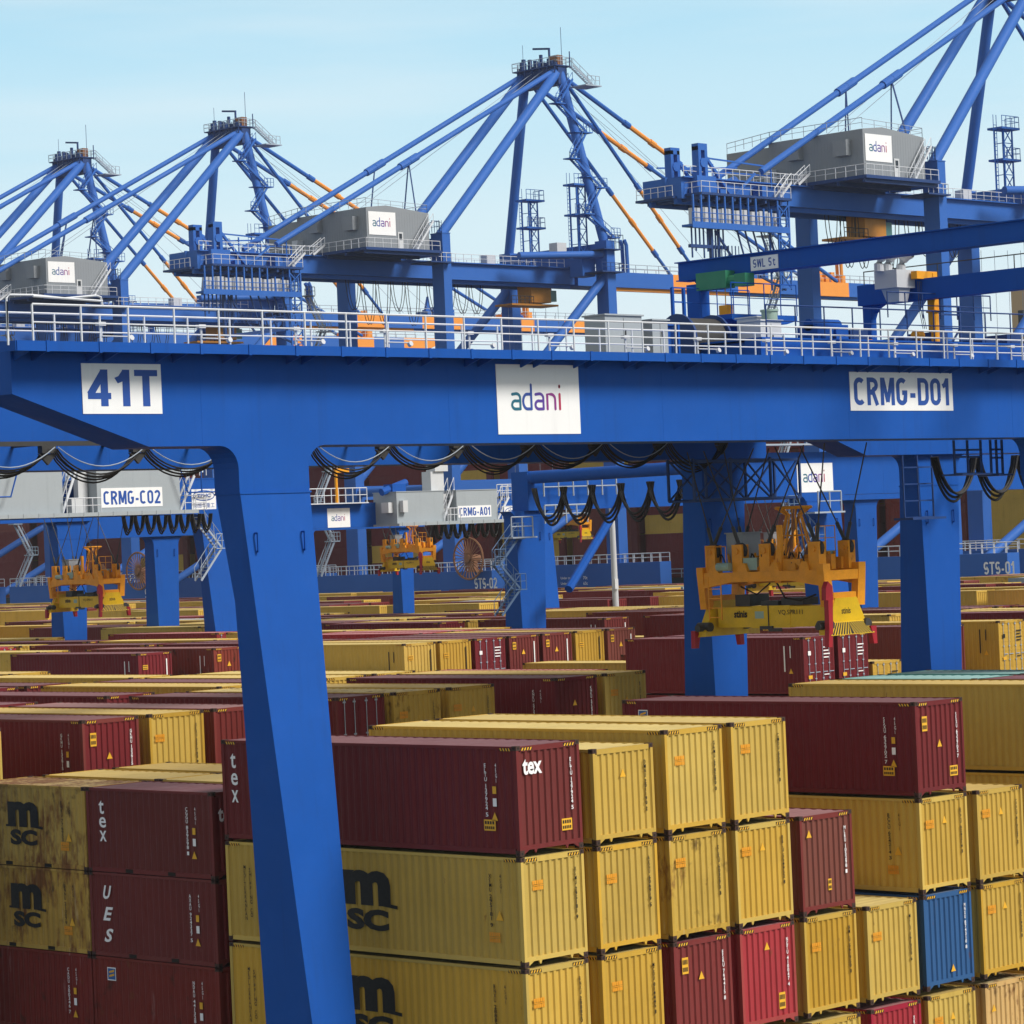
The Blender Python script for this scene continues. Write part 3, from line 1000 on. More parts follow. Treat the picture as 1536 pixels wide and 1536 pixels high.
# ---- rows farther back: one mesh per container
def word(key):
    return {'yellow': 'yellow', 'worn': 'rust-streaked yellow', 'maroon': 'maroon', 'darkred': 'dark red', 'brown': 'brown red', 'crimson': 'crimson',
            'salmon': 'faded red', 'teal': 'teal', 'steel': 'steel grey', 'blue': 'blue', 'oldmaroon': 'weathered maroon', 'rusty': 'rusty yellow', 'beige': 'beige'}[key]
MIX = ['yellow'] * 9 + ['maroon'] * 7 + ['worn', 'salmon', 'crimson', 'brown', 'darkred', 'steel', 'oldmaroon']
N_SIMPLE = [0]
def column(V, U, i, key, top, H=HC, doors=False, tiers_seen=1, Ln=L40, rowword=''):
    """top = index of the topmost tier (3 = four high)."""
    base = TZ if H == HC else SZ
    for k in range(top + 1):
        kk = key if k == top else rnd.choice(MIX[:16])
        if k > top - tiers_seen and in_frame(U, V, base[k], Ln) and N_SIMPLE[0] < 268:
            tier_w = "topmost" if k == top else "second tier"
            container_simple(U, V, base[k], kk, f"{word(kk)} container, {tier_w} of the {ORD[i]} stack from left in {rowword}", Ln, H, doors and k == top, rnd.randrange(3))
            N_SIMPLE[0] += 1
        elif k >= top - 1:
            stuff_box(U, V, base[k], kk, Ln, H)

for r_, V in enumerate((40.2, 53.4, 66.6)):
    for c in range(12):
        top = 3 if (r_ * 5 + c * 7) % 11 not in (2, 5) else 2
        key = ['maroon', 'yellow', 'yellow', 'maroon', 'maroon', 'yellow', 'maroon', 'salmon', 'yellow', 'maroon', 'yellow', 'yellow', 'maroon'][(c + 5 * r_) % 13]
        column(V, c * PU + .1, c, key, top, rowword=f"the near block's {ORD[r_ + 3]} row")

CU0, CP = 51.2, 2.785
CROWS = [27.9, 41.1, 54.3, 67.5, 80.7, 93.9, 107.1, 120.3]
SET = {  # (row, stack): (paint, tier index, height, doors)
    (1, 4): ('maroon', 3, HC, True), (1, 5): ('maroon', 3, HC, True), (1, 6): ('yellow', 3, STD, True), (1, 8): ('maroon', 3, HC, False), (1, 9): ('yellow', 2, HC, False), (1, 10): ('yellow', 3, HC, True),
    (1, 0): ('yellow', 1, HC, False), (1, 1): ('yellow', 1, HC, False), (1, 2): ('yellow', 1, HC, False), (1, 3): ('yellow', 1, HC, False), (1, 7): ('yellow', 2, HC, False),
    (3, 2): ('yellow', 3, STD, False), (3, 3): ('yellow', 3, HC, False), (3, 4): ('yellow', 3, HC, False), (3, 5): ('maroon', 3, HC, True), (3, 6): ('maroon', 3, HC, False),
    (3, 7): ('maroon', 3, HC, False), (3, 8): ('yellow', 3, HC, False), (3, 9): ('brown', 3, HC, False), (3, 10): ('maroon', 2, HC, False), (3, 0): ('yellow', 2, HC, False), (3, 1): ('maroon', 2, HC, False),
    (5, 0): ('yellow', 2, HC, False), (5, 1): ('yellow', 3, HC, False), (5, 2): ('yellow', 2, HC, False), (5, 3): ('yellow', 2, HC, False), (5, 4): ('maroon', 3, HC, False), (5, 5): ('maroon', 3, STD, False), (5, 6): ('yellow', 3, HC, False),
    (4, 9): ('crimson', 3, HC, False), (4, 8): ('crimson', 3, HC, False), (6, 3): ('crimson', 3, HC, True), (6, 6): ('maroon', 3, HC, False),
}
for r_, V in enumerate(CROWS):
    for i in range(11):
        top_d, H_d = rnd.choice([(3, HC), (3, STD), (2, HC), (2, HC)] if r_ in (0, 2) else [(3, HC), (3, HC), (3, STD), (2, HC)])
        if r_ in (0, 2):
            top_d, H_d = rnd.choice([(2, HC), (2, HC), (1, HC), (3, STD)]) if r_ == 2 else (1, HC)
        key, top, H, dr = SET.get((r_, i), (rnd.choice(MIX), top_d, H_d, rnd.random() < .15))
        column(V, CU0 + CP * i, i, key, top, H, dr, 2 if r_ == 3 else 1, rowword=f"the middle block's {ORD[r_]} row")
for r_, V in enumerate([45 + 13.2 * k for k in range(12)]):
    for i in range(10):
        top, H = rnd.choice([(3, HC), (3, HC), (3, STD), (2, HC)])
        column(V, 91.6 + CP * i, i, rnd.choice(MIX), top, H, rnd.random() < .15, 1, rowword=f"the far block's {ORD[r_]} row")
for V in [60 + 13.2 * k for k in range(17)]:
    for U0, n in ((136.5, 10), (168.0, 11)):
        for i in range(n):
            top, H = rnd.choice([(3, HC), (3, HC), (3, STD), (2, HC), (2, HC)])
            if in_frame(U0 + CP * i, V, 2):
                base = TZ if H == HC else SZ
                stuff_box(U0 + CP * i, V, base[top], rnd.choice(MIX), L40, H)
# ------------------------------------------------------------------ yard gantry cranes
def at_root(mb, name, mats, root, parent=None, smooth=False):
    o0 = root.location
    mb.v = [(x - o0.x, y - o0.y, z - o0.z) for x, y, z in mb.v]
    return mb.build(name, mats, parent or root, smooth)

def sign(root, name, x0, x1, y, z0, z1, txt, tw=None, mark=False, parent=None, col=None, tz=None, bold=.03, thick=.02):
    """white panel on a -y face with lettering as its sub-part."""
    m = MB(); m.box(x0, x1, y - thick, y - .003, z0, z1)
    p = at_root(m, name, white, root, parent)
    m = MB()
    yy = y - thick - .004
    w, h = x1 - x0, z1 - z0
    if mark:
        word_mark(m, (x0 + w * .165, yy, z0 + h * .34), EX_E, UP, w * .68, (0, -1, 0))
        at_root(m, "lettering", WM, root, p)
    else:
        a, b, c, d = tw or (.06, .94, .16, .86)
        block_letters(m, txt, (x0 + w * a, yy, z0 + h * c), EX_E, UP, w * (b - a), h * (d - c), (0, -1, 0), wt=.17)
        at_root(m, "lettering", col or letter_blue, root, p)
    return p

def leg(root, U, Vf, kind, wscale=1.0, ztop=14.25, far=False, dscale=1.0):
    """tapered box leg with curved gussets; Vf = its front (-V) face at the top."""
    def sec(z):
        t = (13.08 - z) / 14.5
        w = (2.54 - .98 * t) * wscale
        if far:
            f, bk = Vf + .05 * t, Vf + (1.05 + 1.05 * t) * dscale
        else:
            f, bk = Vf - 1.5 * t, Vf + (1.05 - min(t / .225, 1) * .55 - .08 * t) * dscale
        return [(U - w / 2, f, z), (U + w / 2, f, z), (U + w / 2, bk, z), (U - w / 2, bk, z)]
    m = MB()
    zs = [-4.6, -1.0, 3.0, 7.0, 10.0, 12.95]
    for a, b in zip(zs, zs[1:]):
        m.hexa(sec(a), sec(b))
    # straight head with the two curved gussets
    w = (2.54) * wscale / 2
    z0, r = 12.95, .62
    pl = [(U - w, z0), (U + w, z0)] + [(U + w + r - r * math.cos(math.radians(t)), ztop - r + r * math.sin(math.radians(t))) for t in range(0, 91, 15)] \
        + [(U - w - r + r * math.cos(math.radians(t)), ztop - r + r * math.sin(math.radians(t))) for t in range(90, -1, -15)]
    m.prism(pl, 1, Vf, Vf + 1.05 * dscale)
    q = sec(12.95)
    m.hexa([(x + (-.03 if x < U else .03), y + (-.03 if y < Vf + .3 else .03), 12.93) for x, y, z in q], [(x + (-.03 if x < U else .03), y + (-.03 if y < Vf + .3 else .03), 12.98) for x, y, z in q])
    q = sec(11.5)
    for x in (U - w * .72, U + w * .62):
        y = q[0][1]
        m.beam((x, y - .10, 11.35), (x, y - .10, 11.85), .05)
        for zz in (11.35, 11.85):
            m.beam((x, y + .02, zz), (x, y - .12, zz), .05)
    return at_root(m, "leg", blue, root)

def girder(root, U0, U1, V0, V1, zb=14.25, zt=16.78, hl=0.0, hr=0.0, nm="girder", mt=None):
    """box girder; hl / hr = length of the raised haunch at the left / right end."""
    pl = []
    if hl: pl += [(U0, zb + 1.38), (U0 + hl, zb)]
    else: pl += [(U0, zb)]
    if hr: pl += [(U1 - hr, zb), (U1, zb + 1.38)]
    else: pl += [(U1, zb)]
    pl += [(U1, zt), (U0, zt)]
    m = MB(); m.prism(pl, 1, V0, V1)
    # weld seams: thin raised strips
    x = U0 + 6.2
    while x < U1:
        m.box(x, x + .02, V0 - .004, V0, zb + (1.4 if (x < U0 + hl or x > U1 - hr) else .02), zt - .3)
        x += 9.3
    m.box(U0 + .05, U1 - .05, V0 - .035, V0 - .0005, zt - .06, zt + .02)
    return at_root(m, nm, mt or blue, root)

def walkway(root, U0, U1, V, z=16.9, out=.95, seam=1.68):
    m = MB()
    m.box(U0, U1, V - out, V - .036, z - .05, z)
    m.box(U0, U1, V - out - .03, V - out, z - .24, z + .02)
    m.box(U0 - .03, U0, V - out, V, z - .24, z + .02)
    x = U0 + .9
    while x < U1:
        m.box(x, x + .09, V - out - .055, V - out - .03, z - .26, z + .03)
        x += seam
    x = U0 + .6
    while x < U1:
        m.prism([(V - out + .05, z - .05), (V - out + .05, z - .14), (V, z - .42), (V, z - .05)], 0, x, x + .06)
        m.prism([(V - out + .05, z - .05), (V - out + .05, z - .14), (V, z - .42), (V, z - .05)], 0, x + .55, x + .61)
        x += 2.3
    return at_root(m, "walkway", blue, root)

def festoon(root, pts, sag, n=4, spread=.10, r=.045, name="festoon_cable", mt=None, axis=0, parent=None):
    """bundles of hanging loops between successive points."""
    for p, q in zip(pts, pts[1:]):
        m = MB()
        for k in range(n):
            o = (k - (n - 1) / 2) * spread
            sg = sag * (1 + .07 * k + .05 * ((k * 7 + int(abs(p[0]) * 3)) % 3))
            P, Q = Vector(p), Vector(q)
            P = P + (Vector((.12, o, 0)) if axis == 0 else Vector((o, .12, 0)))
            Q = Q + (Vector((-.12, o, 0)) if axis == 0 else Vector((o, -.12, 0)))
            c = []
            for i in range(15):
                t = i / 14
                w = 1 - (2 * t - 1) ** 2
                w = w ** .8
                c.append(P.lerp(Q, t) + Vector((0, 0, -sg * w)))
            m.path(c, r, 5)
        at_root(m, name, mt or black, root, parent)

def sill(root, U, V0, V1):
    m = MB()
    m.box(U - .6, U + .6, V0, V1, -5.0, -4.1)
    m2 = MB()
    for y in (V0 + .3, V0 + 2.2, V1 - 3.0, V1 - 1.1):
        m2.box(U - .35, U + .35, y, y + 1.6, -5.75, -5.0)
        for k in (.35, 1.2):
            m2.tube((U - .2, y + k, -5.68), (U + .2, y + k, -5.68), .36, 12)
    p = at_root(m, "sill_beam", blue, root)
    at_root(m2, "bogie", dkblue, root, p)

def stair_tower(root, x, y, z0, z1, w=2.6, n=4, mt=None, r=.045):
    """zigzag access stairs with landings beside a leg (running along U)."""
    m = MB()
    h = (z1 - z0) / n
    for i in range(n):
        a, b = (x, x + w) if i % 2 == 0 else (x + w, x)
        m.stair((a, y, z0 + i * h), (b, y, z0 + (i + 1) * h), (0, .7, 0), r=r * 1.6, rs=r)
        c = b
        m.box(c - .55, c + .55, y - .1, y + .8, z0 + (i + 1) * h - .06, z0 + (i + 1) * h)
        m.rail([(c - .5, y - .05, z0 + (i + 1) * h), (c + .5, y - .05, z0 + (i + 1) * h)], 1.0, .5, r)
    return at_root(m, "access_stair", mt or galv, root)

blue_rail = mat('blue_grey_rail', (.10, .17, .30), .5, dirt=0)
# ---- the near crane --------------------------------------------------------
CR = thing("gantry_crane", (-2.6, 6.3, G), "huge near blue yard gantry crane lettered 41T and CRMG-D01 on its long beam", "gantry crane", "yard gantry cranes")
girder(CR, -11.3, 37.6, 6.3, 7.85, hl=4.35)
girder(CR, -11.3, 37.6, 22.3, 23.85, hl=4.35)
for U, Vf, fr in ((-2.6, 6.3, False), (-2.6, 22.6, True), (35.2, 6.3, False), (35.2, 22.6, True)):
    leg(CR, U, Vf, 'n', far=fr)
for U in (-2.6, 35.2):
    sill(CR, U, 2.5, 27.0)
m = MB(); m.box(-10.9, -10.0, 7.853, 22.297, 15.7, 16.6); m.box(36.4, 37.4, 7.853, 22.297, 15.7, 16.6)
at_root(m, "end_tie_beam", blue, CR)
walkway(CR, -11.8, 37.8, 6.3)
m = MB()
m.rail([(-11.25, 5.38, 16.9), (37.7, 5.38, 16.9)], .95, 1.52, .030)
m.rail([(-11.9, 7.6, 16.86), (37.7, 7.6, 16.86)], .98, 1.52, .030)
m.tube((-11.2, 5.38, 18.05), (-9.0, 5.38, 17.98), .03, 5); m.path([(-12.0, 5.42, 17.2), (-12.0, 5.42, 17.98), (-11.9, 5.42, 18.07), (-11.2, 5.40, 18.08), (-10.2, 5.4, 18.02), (-9.2, 5.39, 18.12), (-9.05, 5.38, 18.08), (-9.0, 5.38, 17.85)], .03, 5)
m.tube((-12.0, 5.42, 16.8), (-12.0, 5.42, 17.9), .03, 5)
at_root(m, "handrail", galv, CR)
m = MB()
for i in range(24):
    x = -7.5 + 3.45 * i
    if x > 37: break
    m.box(x, x + .24, 7.5, 7.66, 17.55, 17.65)
    m.tube((x + .14, 7.6, 16.8), (x + .14, 7.6, 17.55), .035, 6)
    m.tube((x + 1.1, 7.5, 17.25), (x + 1.1, 7.6, 17.22), .08, 8); m.tube((x + .14, 7.55, 17.27), (x + 1.1, 7.55, 17.27), .02, 4)
at_root(m, "walkway_lamp", cabinet_w, CR)
sign(CR, "sign_panel", -9.08, -6.45, 6.3, 15.12, 16.44, "41T", (.05, .95, .15, .88), bold=.045)
sign(CR, "sign_panel", 6.18, 9.72, 6.3, 14.50, 16.58, "", mark=True)
sign(CR, "sign_panel", 22.9, 28.6, 6.3, 15.20, 16.50, "CRMG-D01", (.035, .965, .14, .86), bold=.035)
# festoon track and loops on the far girder's inner side
m = MB()
m.box(-10.9, 34.0, 20.42, 20.58, 14.95, 15.1)
for i in range(13):
    x = -10.5 + 3.6 * i
    m.box(x, x + .1, 20.58, 22.296, 14.98, 15.08)
    m.box(x - .22, x + .32, 20.38, 20.62, 14.72, 14.95)
    m.prism([(x - .3, 14.7), (x + .4, 14.7), (x + .05, 14.35)], 1, 20.45, 20.55)
at_root(m, "festoon_track", greasy, CR)
for k in range(12):
    festoon(CR, [(-10.4 + 3.62 * k, 20.5, 14.85), (-10.4 + 3.62 * (k + 1), 20.5, 14.85)], (.72, .84, .66, .78, .70)[k % 5], n=5, spread=.10, r=.030)
m = MB()
for k in range(11):
    P = Vector((-10.3 + 3.62 * k, 20.2, 14.9)); Q = P + Vector((3.5, 0, 0))
    m.path([P.lerp(Q, i / 12) + Vector((0, 0, -.62 * (1 - (2 * i / 12 - 1) ** 2))) for i in range(13)], .018, 4)
at_root(m, "tension_wire", galv_far, CR)
# ladder frames under the near girder at the right
m = MB()
for x0, x1, zz in ((31.0, 32.6, 13.05), (33.2, 33.9, 13.0)):
    for x in (x0, (x0 + x1) / 2, x1):
        m.beam((x, 8.1, 14.25), (x, 8.1, zz), .07)
    for z_ in (zz, zz + .6, 13.9):
        m.beam((x0, 8.1, z_), (x1, 8.1, z_), .07)
    m.box(x0 - .1, x1 + .1, 7.7, 8.6, zz - .06, zz)
at_root(m, "maintenance_cage", dkblue, CR)
# lattice service platform hanging below the far girder by the right far leg
m = MB()
z0, z1 = 12.6, 14.2
for y in (20.3, 21.6):
    for x in (30.8, 33.0, 35.4, 37.2):
        m.beam((x, y, z0), (x, y, z1), .09)
    m.beam((30.8, y, z0), (37.2, y, z0), .1)
    m.beam((30.8, y, z1 - .1), (37.2, y, z1 - .1), .1)
    for xa, xb in ((30.8, 33.0), (33.0, 35.4), (35.4, 37.2)):
        m.beam((xa, y, z0), (xb, y, z1), .06); m.beam((xb, y, z0), (xa, y, z1), .06)
m.box(30.8, 37.2, 20.3, 21.6, z0 - .06, z0)
at_root(m, "service_platform", dkblue, CR)

# ---- hoist trolley on top of that crane ------------------------------------
TR = thing("hoist_trolley", (27.0, 14.5, 16.8), "blue hoist trolley with overhead runway beam marked SWL 5t on top of the near crane", "crane trolley")
m = MB()
for y in (8.4, 20.6):
    m.box(20.5, 38.0, y - .35, y + .35, 16.95, 17.7)
for x in (21.0, 27.0, 33.0, 37.4):
    m.box(x - .3, x + .3, 8.75, 20.25, 17.0, 17.65)
m.box(20.5, 38.0, 8.0, 21.0, 17.7, 17.76)
at_root(m, "trolley_frame", blue, TR)
m = MB()
m.box(25.55, 26.0, -4.0, 16.0, 20.50, 21.12); m.box(25.40, 26.15, -4.0, 16.05, 21.12, 21.16); m.box(25.40, 26.15, -4.0, 16.0, 20.46, 20.50)
m.prism([(15.9, 21.1), (15.2, 20.3), (14.9, 20.3), (14.9, 21.1)], 0, 25.60, 25.95)
rb = at_root(m, "runway_beam", blue, TR)
m = MB(); m.box(25.52, 25.548, 11.3, 12.55, 20.53, 21.02)
sp = at_root(m, "load_sign", white, TR, rb)
m = MB(); block_letters(m, "SWL", (25.515, 12.44, 20.63), EX_S, UP, .56, .30, (-1, 0, 0), wt=.14); block_letters(m, "5", (25.515, 11.74, 20.63), EX_S, UP, .16, .30, (-1, 0, 0), wt=.14); put_text(m, "t", (25.513, 11.53, 20.63), EX_S, UP, w=.11, h=.27, bold=.01)
at_root(m, "lettering", letter_blue, TR, sp)
m = MB()
m.box(25.5, 26.05, 15.0, 15.6, 17.76, 20.30); m.box(25.4, 26.15, 14.9, 15.7, 17.76, 17.9)
m.box(25.5, 26.05, -3.8, -3.2, 17.0, 20.30)
at_root(m, "beam_post", blue, TR)
m = MB()
m.box(25.0, 25.5, 13.3, 14.7, 20.0, 20.62); m.tube((25.25, 12.9, 20.25), (25.25, 13.3, 20.25), .20, 10); m.box(25.0, 25.5, 12.4, 12.9, 20.0, 20.45)
hb = at_root(m, "electric_hoist", green, TR)
m = MB(); m.tube((25.3, 13.6, 20.0), (25.3, 13.6, 19.4), .02, 5); m.box(25.15, 25.45, 13.4, 13.8, 19.05, 19.4); m.path([(25.3, 13.6, 19.05), (25.3, 13.6, 18.9), (25.3, 13.75, 18.75), (25.3, 13.6, 18.62), (25.3, 13.48, 18.72)], .05, 6)
at_root(m, "hook_block", jib_y, TR, hb)
m = MB()
m.prism([(24.2, 18.80), (24.6, 18.66), (27.2, 18.66), (27.8, 18.80), (27.8, 18.98), (24.2, 18.98)], 1, 12.4, 14.6)
m.box(25.4, 25.8, 13.2, 13.6, 17.76, 18.66); m.box(24.6, 27.2, 12.9, 13.3, 17.76, 18.0)
m.rail([(24.2, 12.4, 18.98), (27.8, 12.4, 18.98)], 1.1, .9, .022); m.rail([(24.2, 14.6, 18.98), (27.8, 14.6, 18.98)], 1.1, .9, .022)
at_root(m, "maintenance_deck", blue, TR)
m = MB()
for x in (22.9, 23.5):
    m.beam((x, 14.0, 17.7), (x, 14.0, 20.0), .10)
for k in range(5):
    m.beam((22.9, 14.0, 18.0 + .5 * k), (23.5, 14.0, 18.0 + .5 * k), .05)
at_root(m, "ladder", blue, TR)
for x0, x1, y, z1, mt_ in ((13.95, 15.7, 9.0, 18.42, grey_box), (16.2, 16.95, 9.0, 18.3, grey_box), (21.9, 23.0, 9.2, 18.42, cabinet_w), (24.1, 24.85, 11.2, 18.75, cabinet_w)):
    m = MB(); m.box(x0, x1, y, y + .9, 16.9 if x0 < 20 else 17.2, z1); m.box(x0 - .06, x1 + .06, y - .06, y + .96, z1, z1 + .05)
    c = at_root(m, "electrical_cabinet", mt_, TR)
    m = MB(); m.box((x0 + x1) / 2 - .008, (x0 + x1) / 2 + .008, y - .006, y - .001, 17.25, z1 - .08)
    m.box((x0 + x1) / 2 + .06, (x0 + x1) / 2 + .09, y - .03, y - .001, 17.75, 17.95)
    at_root(m, "cabinet_door_seam", greasy, TR, c)
m = MB(); m.box(17.0, 17.9, 9.6, 10.6, 16.9, 18.2); m.box(17.0, 17.9, 9.5, 10.7, 18.2, 18.3)
for x in (17.0, 17.9):
    m.beam((x, 9.4, 16.9), (x, 9.4, 18.3), .09)
at_root(m, "resistor_frame", blue, TR)
m = MB()
m.tube((20.2, 11.4, 17.95), (21.9, 11.4, 17.95), .72, 20)
at_root(m, "rope_drum", greasy, TR, smooth=True)
m = MB()
m.tube((20.1, 11.4, 17.95), (20.2, 11.4, 17.95), .85, 20); m.tube((21.9, 11.4, 17.95), (22.0, 11.4, 17.95), .85, 20); m.box(19.9, 22.2, 11.0, 11.8, 16.9, 17.3)
at_root(m, "drum_flange", dkblue, TR)
m = MB(); m.tube((23.6, 10.2, 18.3), (23.6, 10.2, 18.85), .28, 12); m.tube((23.6, 10.2, 18.85), (23.6, 10.2, 18.92), .32, 12)
at_root(m, "hoist_motor", spr_mint, TR, smooth=True)
m = MB()
for i in range(9):
    x = 23.4 + 1.55 * i
    m.box(x, x + 1.0, 9.0, 10.0, 17.3, 17.75 + .22 * (i % 3)); m.tube((x + .5, 8.95, 17.55), (x + .5, 10.1, 17.55), .26, 10)
    m.tube((x - .1, 9.3, 17.45), (x + .1, 9.3, 17.45), .30, 10)
at_root(m, "drive_gear", dkblue, TR)
m = MB()
m.box(24.7, 26.4, 9.0, 9.9, 17.2, 18.35); m.box(24.9, 25.4, 8.9, 9.0, 17.5, 18.0); m.box(25.6, 26.2, 8.9, 9.0, 17.6, 18.2); m.tube((24.7, 9.4, 18.35), (26.3, 9.4, 18.35), .22, 10)
at_root(m, "winch_housing", blue, TR)
m = MB()
for x, y, z in ((26.8, 9.2, 17.75), (27.6, 9.2, 17.7), (30.2, 9.0, 18.05), (30.0, 9.0, 17.6)):
    m.tube((x, y, z), (x + .35, y, z), .19, 12)
at_root(m, "brake_disc_guard", spr_or, TR)
m = MB(); m.rail([(21.0, 8.2, 17.76), (38.0, 8.2, 17.76)], 1.1, 1.5, .028); m.rail([(27.9, 8.4, 18.6), (34.0, 8.4, 18.6)], .9, 1.0, .025)
at_root(m, "handrail", dkblue, TR)
# portal of the second runway with ventilation trunk and jib crane
m = MB()
m.box(30.7, 31.3, -2.0, 11.9, 19.35, 20.10)
r_ = .6
pl = [(11.9, 17.76), (11.9, 19.35), (10.4, 19.35)] + [(10.4 + .0 + r_ * (1 - math.sin(math.radians(t))) * 1.0, 19.35 - r_ * (1 - math.cos(math.radians(t)))) for t in range(0, 91, 15)][1:] + [(10.95, 17.76)]
m.box(30.92, 31.24, 11.50, 11.86, 17.76, 19.348)
m.prism([(11.50, 19.346), (11.0, 19.346), (11.22, 19.24), (11.40, 19.06), (11.50, 18.82)], 0, 30.94, 31.22)
m.box(30.72, 31.28, -2.0, -1.4, 16.9, 19.348)
pf = at_root(m, "portal_frame", blue, TR)
m = MB(); m.rail([(31.0, 11.8, 20.1), (31.0, -1.5, 20.1)], .5, 3.0, .022, mids=())
at_root(m, "wire_rail", greasy, TR, pf)
m = MB()
m.box(29.55, 30.6, 9.2, 10.2, 19.78, 20.42)
m.hexa([(29.9, 9.4, 19.3), (30.4, 9.4, 19.3), (30.4, 9.95, 19.3), (29.9, 9.95, 19.3)], [(29.8, 9.3, 19.78), (30.45, 9.3, 19.78), (30.45, 10.1, 19.78), (29.8, 10.1, 19.78)])
m.box(29.9, 30.75, 9.6, 9.9, 20.05, 20.2)
vt = at_root(m, "ventilation_trunk", chute_grey, TR)
for x in (29.45, 29.95, 30.75):
    m = MB()
    m.path([(x, 9.9, 20.4), (x, 9.9, 20.66), (x + .03, 9.84, 20.84), (x + .09, 9.70, 20.98), (x + .14, 9.52, 21.05)], .17, 10)
    h_ = at_root(m, "cowl", chute_grey, TR, vt, smooth=True)
    m = MB(); m.tube((x + .139, 9.525, 21.05), (x + .147, 9.49, 21.062), .15, 12)
    at_root(m, "cowl_mouth", black, TR, h_)
m = MB()
m.tube((31.35, 9.0, 17.0), (31.35, 9.0, 18.9), .19, 12); m.tube((31.35, 9.0, 18.9), (31.35, 9.0, 18.98), .26, 12)
m.box(31.22, 31.5, 8.85, 9.15, 18.98, 20.30); m.box(30.3, 31.5, 8.87, 9.13, 20.08, 20.36)
m.beam((30.95, 9.0, 20.1), (31.3, 9.0, 19.6), .12)
at_root(m, "jib_crane", jib_y, TR)
m = MB()
for k in range(3):
    m.path([(30.5 + .1 * k, 9.0, 20.0), (30.52 + .1 * k, 9.0, 19.0), (30.7 + .1 * k, 9.0, 18.3)], .015, 4)
at_root(m, "hose", greasy, TR)
m = MB()
for x in (32.2, 33.6):
    m.beam((x, 9.5, 17.0), (x, 9.5, 19.2), .08)
for z_ in (17.4, 17.9, 18.4, 18.9, 19.2):
    m.beam((32.2, 9.5, z_), (33.6, 9.5, z_), .06)
m.beam((32.2, 9.5, 17.0), (33.6, 9.5, 18.4), .06); m.beam((33.6, 9.5, 17.0), (32.2, 9.5, 18.4), .06)
at_root(m, "rope_guide_frame", dkblue, TR)

